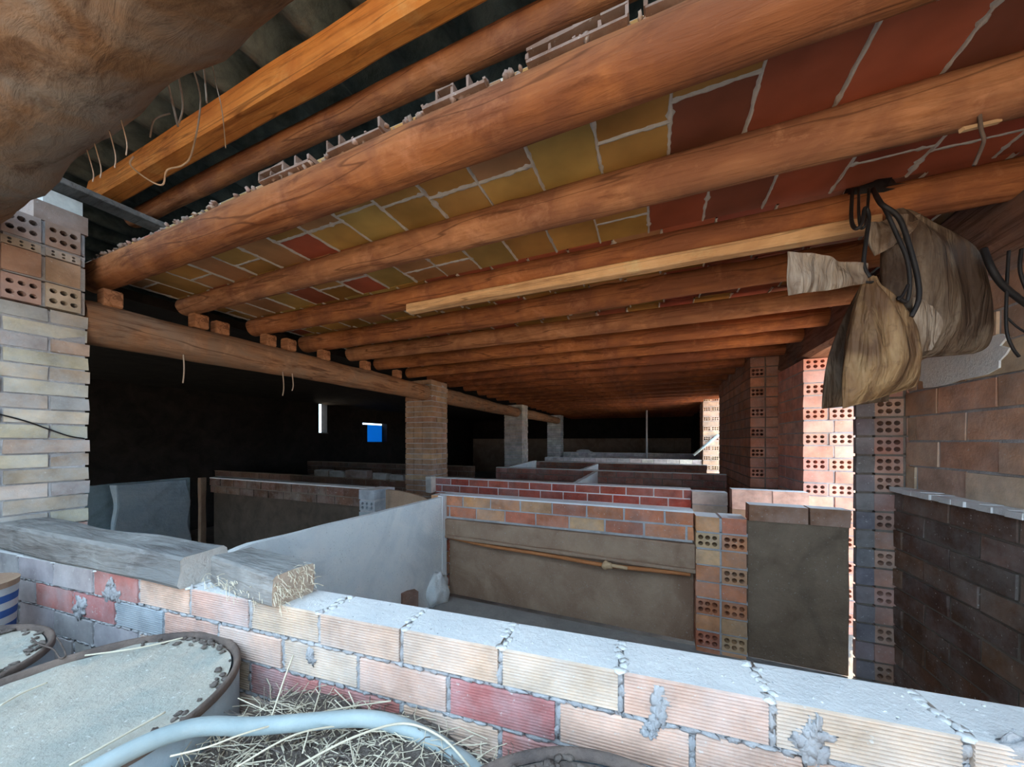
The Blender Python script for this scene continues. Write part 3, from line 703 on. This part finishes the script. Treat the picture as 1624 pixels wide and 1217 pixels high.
mb.add(V, [f for i in range(nn) for f in ((i*4, i*4+4, i*4+5, i*4+1), (i*4+2, i*4+3, i*4+7, i*4+6), (i*4+1, i*4+5, i*4+7, i*4+3))]+[(0,1,3,2), (nn*4, nn*4+2, nn*4+3, nn*4+1)])
tag(mb.build('gate_board', [CONC]), 'brown board with a curved top closing the gateway left of the orange wall', 'board')
def tapered(name, x, y0, y1, th, z0, zA, zB, mat, label, cat='panel'):
    mb = MB(); V = []; n_ = 20
    for i in range(n_+1):
        t = i/n_; y = y0+(y1-y0)*t; zt = zA+(zB-zA)*t+.006*noise.noise(Vector((y*5, x, 1)))
        V += [(x, y, z0), (x, y, zt), (x-th, y, z0), (x-th, y, zt)]
    mb.add(V, [f for i in range(n_) for f in ((i*4, i*4+4, i*4+5, i*4+1), (i*4+2, i*4+3, i*4+7, i*4+6), (i*4+1, i*4+5, i*4+7, i*4+3))]+[(0,1,3,2), (n_*4, n_*4+2, n_*4+3, n_*4+1)])
    return tag(mb.build(name, [mat]), label, cat)
tapered('dividing_panel', -5.30, .85, 2.40, .06, PZ, TOPZ-.01, TOPZ, BPLAST, 'blue grey rendered slab at the far left end of the left pen')
mb = MB(); plank(mb, (-5.20, 2.02, PZ), (-5.20, 2.02, TOPZ-.01), .07, .62, 12, 16, .035, roll=0, bev=.08)
tag(mb.build('stone_block', [BLOCKB]), 'rough pale bluish block set against the far left slab', 'block')
mb = MB(); plank(mb, (-5.04, PY-.03, PZ), (-5.04, PY-.03, TOPZ+.01), .06, .06, 13, 10, .006)
tag(mb.build('upright_post', [CONC]), 'thin grey upright post left of the brown brick partition', 'post')
# wall of pen row two (red ribbed bricks right, dark blocks left)
penwall('brick_wall', -2.48, .30, 3.53, .11, PZ-.2, TOPZ, [(.58,.13,.09), (.52,.11,.08), (.50,.15,.11), (.62,.18,.12)], 'bright red brick wall with pale joints beyond the first pens', 33, mats=[BRK, DUSTW, DUSTW], ribs=True, rowh=.085)
mb = MB(); bricks(None, Frame((.305, 3.50, 0), (1,0,0), (0,-1,0)), .275, .14, PZ, TOPZ-.004, lambda i: (.29, 0, 0), None, [(.55,.46,.38)], rowh=.12, mb=mb, seed=50)
tag(mb.build('stone_block', [BRK, MOR, DUSTW]), 'cream block set between the red wall and the pink bricks', 'block')
for k, (a, b_, lab) in enumerate(((.585, .858, 'left'), (.862, 1.092, 'right'))):
    mb = MB(); box(mb, WORLD, a, b_, 3.33, 3.45, CZ-.56, CZ-.40, 0, (.70,.46,.38), .003, 1)
    tag(mb.build('brick', [BRK, DUSTW]), 'pale pink block topping the cross wall next to the lit pier, %s one of two' % lab, 'brick', 'pale pink blocks')
tag(slab('cross_wall', .585, 1.092, 3.33, 3.46, PZ-.2, CZ-.562, CONC, None), 'low grey wall below the pale pink blocks', 'wall')
mb = MB(); box(mb, WORLD, -2.56, -2.482, 3.44, 3.54, CZ-.62, TOPZ+.02, 0, (.7,.66,.62), .004, 1); tag(mb.build('brick', [BRK, DUSTW]), 'whitewashed brick on end at the left end of the red wall', 'brick')
# left continuation: dark row with odd blocks on top
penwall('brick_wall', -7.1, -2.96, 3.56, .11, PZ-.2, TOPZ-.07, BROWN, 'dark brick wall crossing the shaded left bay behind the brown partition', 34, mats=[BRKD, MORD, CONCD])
for k, (x0, x1, h, c, lab) in enumerate(((-4.62,-4.35,.10,(.25,.19,.15),'leftmost brown'), (-4.32,-4.05,.09,(.30,.27,.24),'second, greyer'), (-4.02,-3.62,.115,(.22,.14,.11),'third and largest brown'), (-3.50,-3.28,.09,(.34,.30,.27),'fourth, small grey'), (-3.22,-3.0,.08,(.30,.26,.24),'fifth beside the brown pillar'))):
    mb = MB(); box(mb, WORLD, x0, x1, 3.56, 3.67, TOPZ-.07, TOPZ-.07+h, 0, c, .008, 1); tag(mb.build('loose_block', [BRK, DUSTW]), 'loose block lying on the dark left bay wall, %s' % lab, 'block', 'loose blocks on the dark wall')
# farther pen rows
penwall('brick_wall', -2.5, .868, 5.30, .10, PZ, TOPZ+.0, [(.34,.13,.09), (.30,.12,.09)], 'dark reddish brick wall of the second pen row, behind the red wall', 35, mats=[BRK, MORD, DUST])
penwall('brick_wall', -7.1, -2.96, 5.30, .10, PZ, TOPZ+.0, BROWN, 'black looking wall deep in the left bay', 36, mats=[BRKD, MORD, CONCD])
tapered('dividing_panel', -.80, 3.66, 5.28, .05, PZ, TOPZ-.01, TOPZ+.0, WPLAST, 'pale dividing panel of the second pen row, behind the red wall')
penwall('brick_wall', -2.5, .85, 7.02, .10, PZ, TOPZ+.01, [(.30,.12,.08)], 'dark wall behind the second pen row', 37, mats=[BRK, MORD, DUST])
tapered('dividing_panel', -1.05, 5.42, 7.0, .05, PZ, TOPZ+.005, TOPZ+.0, WPLAST, 'narrow pale dividing panel of the third pen row')
tapered('dividing_panel', -2.35, 5.42, 7.0, .05, PZ, TOPZ+.0, TOPZ+.04, WPLAST, 'pale rounded dividing panel just right of the brown pillar, far back')
penwall('brick_wall', -2.5, .89, 8.10, .10, 0, TOPZ+.05, [(.78,.76,.76)], 'far wall edge with blue white light painted in across the barn', 38, mats=[BRK, MOR, DUSTW])  # missing side light is put into the pale brick colour
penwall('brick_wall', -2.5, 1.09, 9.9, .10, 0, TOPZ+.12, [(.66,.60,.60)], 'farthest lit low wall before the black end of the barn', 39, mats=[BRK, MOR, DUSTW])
mb = MB(); tube(mb, [(-.2, 9.0, 0), (-.2, 9.0, CZ+.75)], .022, 8); tag(mb.build('prop_pole', [WHITE]), 'thin pale vertical pole standing far away in the dark', 'pole')
mb = MB(); tube(mb, [px(1140,690,y=8.0)-Vector((0,0,0)), px(1100,722,y=8.0)], .03, 6); tag(mb.build('leaning_board', [BPLAST]), 'bluish board leaning by the far hollow brick pier', 'board')
mb = MB(); blob(mb, (-1.9, 9.95, TOPZ+.16), .22, .04, .05, 4, .4, 12); tag(mb.build('rubble_pile', [DUST]), 'tiny pile of rubble on the farthest wall', 'rubble')

# ------------------------------------------------------------ timbers on the low wall
tb = empty('wooden_beam', (-2.0, .56, TOPZ), 'long weathered grey squared beam lying on the low wall up to the left pillar', 'beam')
mb = MB(); plank(mb, (-2.53, .565, TOPZ+.055), (-1.335, .640, TOPZ+.052), .14, .10, 15, 50, .012, endcol=1, bev=.10)
mb.build('beam_body', [GREYW, GREYE], tb)
tb2 = empty('wood_block', (-1.2, .67, TOPZ), 'short square wood block with a frayed end on the low wall', 'block')
mb = MB(); plank(mb, (-1.27, .690, TOPZ+.050), (-.945, .665, TOPZ+.044), .115, .085, 17, 24, .008, endcol=1, bev=.07)
mb.build('block_body', [GREYW, FRAY], tb2)
mb = MB(); rg = R(8)
for i in range(260):
    p = Vector((-.945+rg.uniform(-.02,.012), .665+rg.uniform(-.055,.055), TOPZ+.046+rg.uniform(-.045,.045)))
    if i > 190: p = Vector((rg.uniform(-1.27,-.98), .61, TOPZ+rg.uniform(.0,.05)))
    d = Vector((rg.uniform(.2,1), rg.uniform(-.6,.6), rg.uniform(-1,.3))).normalized()*rg.uniform(.01,.035)
    tube(mb, [p, p+d*.5+Vector((0,0,.003)), p+d], .0008, 3, 0, (1,1,1), False, False)
o = mb.build('frayed_fibres', [STRAW], tb2); o['kind'] = 'stuff'

# ------------------------------------------------------------ drums
def drum(cx, cy, zt, r, label, seed, paint=STEELB, h=.86, lid=LID):
    e = empty('steel_drum', (cx, cy, 0), label, 'drum', 'drums before the low wall')
    n = 72; rg = R(seed)
    prof = [(r-.008, zt-h), (r, zt-h+.01)]
    for k in range(1, 30):
        z = zt-h+k*h/30; rr = r+(.007 if k in (10, 20) else 0)
        prof.append((rr, z))
    prof += [(r, zt-.012)]
    V = [(cx+math.cos(2*math.pi*k/n)*a, cy+math.sin(2*math.pi*k/n)*a, z) for a, z in prof for k in range(n)]
    mb = MB(); mb.add(V, [(i*n+k, i*n+(k+1)%n, (i+1)*n+(k+1)%n, (i+1)*n+k) for i in range(len(prof)-1) for k in range(n)]+[tuple(range(n-1,-1,-1))], 0, (1,1,1), True)
    mb.build('drum_body', [paint], e)
    mb = MB(); rr_ = [.0, .25, .5, .7, .82, .9, .94]
    V = []
    for q in rr_[1:]:
        for k in range(n):
            a = 2*math.pi*k/n; V.append((cx+math.cos(a)*r*q, cy+math.sin(a)*r*q, zt-.012+.006*noise.noise(Vector((math.cos(a)*q*4, math.sin(a)*q*4, seed)))+(.002 if q > .85 else 0)))
    V.append((cx, cy, zt-.012))
    m_ = len(rr_)-1
    mb.add(V, [(i*n+k, (i+1)*n+k, (i+1)*n+(k+1)%n, i*n+(k+1)%n) for i in range(m_-1) for k in range(n)]+[(m_*n, k, (k+1)%n) for k in range(n)], 0, (1,1,1), True)
    mb.build('drum_lid', [lid], e)
    mb = MB(); c2 = []
    for k in range(n):
        a = 2*math.pi*k/n; j = 1+.006*noise.noise(Vector((math.cos(a)*3, math.sin(a)*3, seed+9)))
        c2 += [(cx+math.cos(a)*q*j, cy+math.sin(a)*q*j, z) for q, z in ((r*.955, zt-.012), (r*.968, zt+.001), (r*.99, zt+.005), (r*1.008, zt), (r*1.010, zt-.014), (r*.998, zt-.018))]
    mb.add(c2, [(k*6+q, ((k+1)%n)*6+q, ((k+1)%n)*6+q+1, k*6+q+1) for k in range(n) for q in range(5)], 0, (1,1,1), True)
    mb.build('rim_band', [RUST], e)
    mb = MB()
    for i in range(70):
        a = rg.uniform(-1, 2.4); q = r*rg.uniform(.84, .95)
        blob(mb, (cx+math.cos(a)*q, cy+math.sin(a)*q, zt-.006), rg.uniform(.003,.012), rg.uniform(.003,.010), .004, i, .6, 6)
    o = mb.build('debris', [STRAWD], e); o['kind'] = 'stuff'
    return e
drum(-1.17, .325, CZ-.575, .285, 'large drum with a dusty pale lid and rusty rim, nearest at lower left', 1)
drum(-1.745, .165, CZ-.585, .275, 'second drum with dusty lid cut by the left edge of the photo', 2)
drum(-.055, .372, CZ-.572, .280, 'drum showing only its rusty rim at the bottom centre', 3, lid=STRAWD)
e = empty('paint_bucket', (-2.13, .355, 0), 'striped blue and white bucket at the far left behind the drums', 'bucket')
def ring(mb, cx, cy, r0, z0, r1, z1, mi, n=40): 
    mb.add([(cx+math.cos(2*math.pi*k/n)*r, cy+math.sin(2*math.pi*k/n)*r, z) for r, z in ((r0,z0),(r1,z1)) for k in range(n)], [(k, (k+1)%n, n+(k+1)%n, n+k) for k in range(n)], mi, (1,1,1), True)
bz = CZ-.50
mb = MB()
for i in range(6): ring(mb, -2.13, .355, .105+.001*i, bz-.15+i*.025, .106+.001*i, bz-.15+(i+1)*.025, i%2)
ring(mb, -2.13, .355, .10, 0, .105, bz-.15, 1)
mb.build('bucket_body', [BLUE, WHITE], e)
mb = MB(); ring(mb, -2.13, .355, .112, bz, .114, bz+.02, 0); ring(mb, -2.13, .355, .114, bz+.02, .10, bz+.018, 0); ring(mb, -2.13, .355, .10, bz+.018, .001, bz+.008, 0); ring(mb, -2.13, .355, .112, bz, .10, bz, 0)
mb.build('bucket_lid', [CONC], e)

# straw heap, hose
mb = MB(); nx, ny = 46, 30; hx0, hx1, hy0, hy1 = -.90, -.27, .02, .66
def hz(x, y): return CZ-.668+.03*noise.noise(Vector((x*5, y*5, 2)))+.014*noise.noise(Vector((x*19, y*19, 5)))-.10*max(0, (x+.48))**1.0*1.2+.05*max(0,(y-.5))*4*.5
V = []
for i in range(nx+1):
    for j in range(ny+1):
        x = hx0+(hx1-hx0)*i/nx; y = hy0+(hy1-hy0)*j/ny; y = min(y, nw(x)-.006)
        V.append((x, y, hz(x, y)))
b0 = len(V)
mb.add(V, [(i*(ny+1)+j, (i+1)*(ny+1)+j, (i+1)*(ny+1)+j+1, i*(ny+1)+j+1) for i in range(nx) for j in range(ny)], 0, (1,1,1), True)
mb.v += [Vector((hx0+.06, hy0, 0)), Vector((hx1-.03, hy0, 0)), Vector((hx1-.03, hy1-.02, 0)), Vector((hx0+.06, hy1-.04, 0))]
c0_ = [0, nx*(ny+1), nx*(ny+1)+ny, ny]
edge1 = [i*(ny+1) for i in range(nx+1)]; edge2 = [nx*(ny+1)+j for j in range(ny+1)]; edge3 = [i*(ny+1)+ny for i in range(nx, -1, -1)]; edge4 = [j for j in range(ny, -1, -1)]
for ed, (a, b_) in zip((edge1, edge2, edge3, edge4), ((0,1),(1,2),(2,3),(3,0))):
    mb.f.append(ed+[b0+b_, b0+a]); mb.m.append(0); mb.c.append((1,1,1)); mb.smooth.append(False)
tag(mb.build('litter_heap', [STRAWD]), 'heap of old straw litter between the big drum and the low wall', 'litter', kind='stuff')
mb = MB(); rg = R(12)
for i in range(2600):
    x = rg.uniform(hx0, hx1); y = rg.uniform(.15, nw(x)-.02); z = hz(x, y)+rg.uniform(0, .012)
    if (x+1.17)**2+(y-.325)**2 < .30**2: continue
    a = rg.uniform(0, 6.28); l = rg.uniform(.02, .10) if rg.random() < .93 else rg.uniform(.1, .2); el = rg.uniform(-.15, .35)
    d = Vector((math.cos(a)*math.cos(el), math.sin(a)*math.cos(el)*.7, math.sin(el)))*l; k = Vector((rg.uniform(-1,1), rg.uniform(-1,1), rg.uniform(0,1)))*l*.14
    p = Vector((x, y, z)); e_ = p+d; e_.y = min(e_.y, nw(e_.x)-.005)
    tube(mb, [p, (p+e_)/2+k, e_], rg.uniform(.0006, .0015), 3, 0 if rg.random() < .6 else 1, (1,1,1), False, False)
tag(mb.build('straw', [STRAW, STRAWD]), 'loose dry straw stalks scattered over the litter by the hose', 'straw', kind='stuff')
mb = MB(); tube(mb, spline([(-.80,-.05,CZ-.60), (-.882,.14,CZ-.575), (-.885,.285,CZ-.563), (-.856,.387,CZ-.572), (-.783,.46,CZ-.60), (-.70,.515,CZ-.607), px(570,1140,d=.765), px(630,1150,d=.755), px(690,1177,d=.74), px(745,1215,d=.715), px(800,1262,d=.70), px(840,1310,d=.68)], 10), .0165, 16)
tag(mb.build('hose', [HOSE]), 'thick grey plastic hose arching across the straw at the bottom', 'hose')
for k, (pts, r, lab) in enumerate((([(620,1112,.80),(520,1128,.80),(400,1160,.70),(330,1185,.66),(270,1200,.64)], .0016, 'long pale reed crossing the hose to the left'),
        ([(470,1217,.66),(560,1170,.70),(640,1148,.74),(700,1170,.72),(745,1217,.68)], .0022, 'pale reed bent in an arch below the hose'),
        ([(375,1217,.64),(470,1165,.70),(560,1150,.76),(650,1150,.76)], .0018, 'pale reed running along the hose'),
        ([(465,1040,.86),(450,1080,.82),(430,1140,.76)], .0018, 'straight straw standing up in front of the low wall'),
        ([(508,1095,.84),(495,1140,.76),(480,1195,.68)], .0014, 'thin straw hanging over the hose'))):
    mb = MB(); tube(mb, spline([px(u, v, d=d) for u, v, d in pts], 8), r*1.1, 6); tag(mb.build('reed_stalk', [STRAW]), lab, 'stalk')

mb = MB(); tube(mb, spline([px(u, v, z=-.570) for u, v in ((50,1012), (62,1022), (84,1030), (95,1044), (104,1040), (98,1024), (90,1012))], 6), .0018, 6)
tag(mb.build('bent_wire', [RUST]), 'thin bent wire lying on the lid of the cut off second drum', 'wire')
for pts, lab in (([(0,1120),(35,1100),(75,1083)], 'pale straw lying at the left edge of the big drum lid'), ([(135,1040),(220,1028),(290,1012)], 'long straw lying along the back of the big drum lid'), ([(110,1215),(190,1170),(262,1130)], 'straw lying along the front rim of the big drum lid')):
    mb = MB(); tube(mb, spline([px(u, v, z=-.573) for u, v in pts], 6), .0022, 6); tag(mb.build('reed_stalk', [STRAW]), lab, 'stalk')
# crack-like wire on left pillar
mb = MB(); tube(mb, spline([px(-10,655,x=-2.542), px(40,668,x=-2.54), px(80,682,x=-2.54), px(110,692,x=-2.54), px(134,696,x=-2.545)], 6), .0035, 6)
tag(mb.build('wire', [BLACK]), 'dark wire running across the left brick pillar', 'wire')

# ------------------------------------------------------------ hanging sacks
def sheet(mb, left, right, nu, folds, depth, seed, mi=0, thick=.003):
    """cloth spanned between two 3D polylines (same length) with folds"""
    A = spline(left, 6); B = spline(right, 6); n = min(len(A), len(B)); V = []
    for i in range(n):
        for j in range(nu+1):
            t = j/nu; p = A[i].lerp(B[i], t); nrm = (B[i]-A[i]).cross(A[min(i+1,n-1)]-A[max(i-1,0)]).normalized()
            k = depth*(math.sin(t*folds*6.28+seed+i*.12)*.6+noise.noise(Vector((t*5, i*.18, seed))))*min(1, 4*t*(1-t)+.35)
            V.append(p+nrm*k)
    m_ = nu+1; b_ = len(V)
    V2 = [p+Vector((0, thick, 0)) for p in V]
    fs = [(i*m_+j, i*m_+j+1, (i+1)*m_+j+1, (i+1)*m_+j) for i in range(n-1) for j in range(nu)]
    fs += [(f[3]+b_, f[2]+b_, f[1]+b_, f[0]+b_) for f in fs]
    mb.add(V+V2, fs, mi, (1,1,1), True)
def sackbody(mb, rows_, dd, n=56, pleats=9, seed=0, mi=0):
    """rows_: (left px, right px) outline per level, at distance dd; round section squashed front to back"""
    rows2 = []
    L_ = spline([px(*r[0], d=dd) for r in rows_], 5); Q = spline([px(*r[1], d=dd) for r in rows_], 5); D_ = []
    for i in range(len(rows_)-1): D_ += [rows_[i][2]+(rows_[i+1][2]-rows_[i][2])*k/5 for k in range(5)]
    D_.append(rows_[-1][2]); m_ = len(L_); V = []
    fw = Vector((-SA, CA, 0))
    for i in range(m_):
        c = (L_[i]+Q[i])/2; hw = (Q[i]-L_[i])/2; t = i/(m_-1)
        for k in range(n):
            a = 2*math.pi*k/n; pl = .13*math.sin(a*pleats+seed+t*1.5)*(1-t)**.8+.09*noise.noise(Vector((math.cos(a)*2, math.sin(a)*2, t*2.2+seed)))+.03*noise.noise(Vector((math.cos(a)*6, math.sin(a)*6, t*5+seed)))
            ca, sa = math.cos(a), math.sin(a); e_ = 1
            V.append(c+hw*ca*(1+pl*.5)+fw*sa*D_[i]*(1+pl*2))
    mb.add(V, [(i*n+k, i*n+(k+1)%n, (i+1)*n+(k+1)%n, (i+1)*n+k) for i in range(m_-1) for k in range(n)]+[tuple(range(n)), tuple((m_-1)*n+k for k in range(n-1,-1,-1))], mi, (1,1,1), True)
s1_ = px(1380, 445, d=1.10)
e = empty('feed_sack', s1_, 'bulging brown stained sack tied at the neck, hanging in front of the others', 'sack', 'hanging sacks')
mb = MB(); sackbody(mb, [((1370,440),(1388,440),.010), ((1366,455),(1394,455),.016), ((1357,495),(1418,478),.035), ((1349,540),(1442,520),.052), ((1342,590),(1452,563),.058), ((1338,622),(1455,596),.040), ((1335,649),(1454,613),.006)], 1.10, pleats=8, seed=1)
mb.build('sack_body', [SACK], e)
mb = MB(); sheet(mb, [px(1250,398,d=1.06), px(1249,432,d=1.06), px(1250,469,d=1.06)], [px(1376,418,d=1.09), px(1375,436,d=1.09), px(1372,450,d=1.09)], 30, 1.3, .012, 2.0)
mb.build('sack_mouth', [SACKW], e)
mb = MB(); P = [px(1379+10.5*math.cos(a), 444+4*math.sin(a), d=1.10+.014*math.sin(a)*-1) for a in [k*.5236 for k in range(13)]]; tube(mb, P, .004, 6); mb.build('neck_tie', [BLACK], e)
s2_ = px(1425, 345, d=1.17)
e = empty('feed_sack', s2_, 'large dark grey sack hanging behind and right of the bulging brown one', 'sack', 'hanging sacks')
mb = MB(); sackbody(mb, [((1408,335),(1440,335),.014), ((1404,360),(1475,358),.03), ((1400,410),(1535,400),.055), ((1402,470),(1556,462),.065), ((1405,520),(1568,520),.06), ((1415,550),(1566,550),.035), ((1425,571),(1545,561),.006)], 1.17, pleats=5, seed=4)
mb.build('sack_body', [SACKG], e)
mb = MB(); sheet(mb, [px(1372,352,d=1.12), px(1374,380,d=1.11), px(1388,406,d=1.11)], [px(1462,338,d=1.14), px(1452,362,d=1.12), px(1428,384,d=1.12)], 24, 1.6, .016, 5.0)
mb.build('sack_mouth', [SACKW], e)
mb = MB(); sheet(mb, [px(1448,470,d=1.085), px(1450,520,d=1.085), px(1452,560,d=1.085)], [px(1480,485,d=1.10), px(1497,515,d=1.10), px(1478,555,d=1.10)], 16, 1, .008, 8.0)
mb.build('torn_patch', [SACKW], e)
s3_ = px(1350, 470, d=1.24)
e = empty('feed_sack', s3_, 'thin translucent brown sack hanging behind the bulging one, its pale hem showing at lower left', 'sack', 'hanging sacks')
mb = MB(); sackbody(mb, [((1365,455),(1385,455),.010), ((1340,500),(1402,500),.02), ((1316,560),(1410,560),.028), ((1306,610),(1412,610),.026), ((1304,640),(1410,630),.014), ((1303,649),(1410,637),.004)], 1.24, pleats=7, seed=9)
mb.build('sack_body', [SACKG], e)
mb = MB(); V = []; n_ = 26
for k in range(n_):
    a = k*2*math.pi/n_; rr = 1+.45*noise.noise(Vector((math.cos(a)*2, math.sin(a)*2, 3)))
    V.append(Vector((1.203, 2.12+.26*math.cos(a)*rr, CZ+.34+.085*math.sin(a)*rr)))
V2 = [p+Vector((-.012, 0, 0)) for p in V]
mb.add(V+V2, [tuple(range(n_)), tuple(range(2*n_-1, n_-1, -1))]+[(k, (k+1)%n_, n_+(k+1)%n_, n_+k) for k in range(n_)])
tag(mb.build('plaster_glare_patch', [WPLAST]), 'plaster patch painted white for glare on the right block wall just under the grey sack', 'plaster')  # plaster whose white also carries the bright glare on this wall
# black cables from which they hang
def cable(pts, r, label, group='black hanging cables', mat=BLACK, name='cable', cat='cable'):
    mb = MB(); tube(mb, spline([px(u, v, d=d) for u, v, d in pts], 8), r, 8); return tag(mb.build(name, [mat]), label, cat, group)
cable([(1352,300,1.22),(1350,345,1.13),(1356,362,1.10),(1366,356,1.09),(1372,330,1.10),(1378,345,1.10),(1373,385,1.09),(1370,420,1.09),(1379,440,1.085)], .0055, 'black cable knotted to the neck of the brown sack')
cable([(1385,300,1.22),(1396,322,1.08),(1425,345,1.06),(1442,390,1.05),(1455,440,1.05),(1457,475,1.05),(1445,503,1.06)], .0065, 'outer black cable curving down before the grey sack')
cable([(1385,300,1.22),(1405,335,1.07),(1422,372,1.06),(1438,410,1.05),(1443,450,1.05),(1438,478,1.06),(1424,472,1.06)], .0055, 'inner black cable curving down before the grey sack')
cable([(1440,452,1.05),(1432,468,1.05),(1424,476,1.05)], .004, 'short black cable end curled by the grey sack')
cable([(1362,300,1.2),(1362,340,1.11),(1366,362,1.10),(1374,350,1.10),(1378,300,1.2)], .004, 'small black cable loop above the sack neck')
mb = MB(); blob(mb, px(1380,312,d=1.27), .09, .05, .045, 3, .5, 18); tag(mb.build('cable_bundle', [BLACK]), 'black bundle of cable under the rafter above the sacks', 'cable')
cable([(1560,395,1.10),(1572,425,1.08),(1590,452,1.08),(1624,480,1.08),(1650,495,1.08)], .0085, 'thick black cable sagging out of the right edge', 'cables at the right edge')
cable([(1600,398,1.08),(1597,450,1.08),(1596,520,1.08),(1605,550,1.08),(1616,566,1.08)], .004, 'thin dark cable hanging straight down near the right edge', 'cables at the right edge')
cable([(1598,505,1.08),(1612,518,1.08),(1630,530,1.08)], .0028, 'thin twig branching right from the straight cable', 'cables at the right edge')
cable([(1620,395,1.08),(1618,430,1.08),(1632,470,1.08)], .0045, 'short cable at the very right edge', 'cables at the right edge')
cable([(1574,540,1.37),(1572,575,1.37)], .003, 'short dark crack like wire on the right block wall', 'cables at the right edge')
# wire clips on second rafter, right
mb = MB(); tube(mb, spline([px(1552,165,d=.86), px(1556,205,d=.86), px(1560,225,d=.86), px(1545,262,d=.86)], 6), .004, 6); tag(mb.build('wire_hook', [RUST]), 'bent rusty hook hanging from the second rafter at upper right', 'hook')
mb = MB(); plank(mb, px(1525,206,d=.87), px(1585,192,d=.87), .012, .01, 2, 8, .003); tag(mb.build('wood_splinter', [IRONW]), 'pale splinter held on the second rafter at upper right', 'splinter')
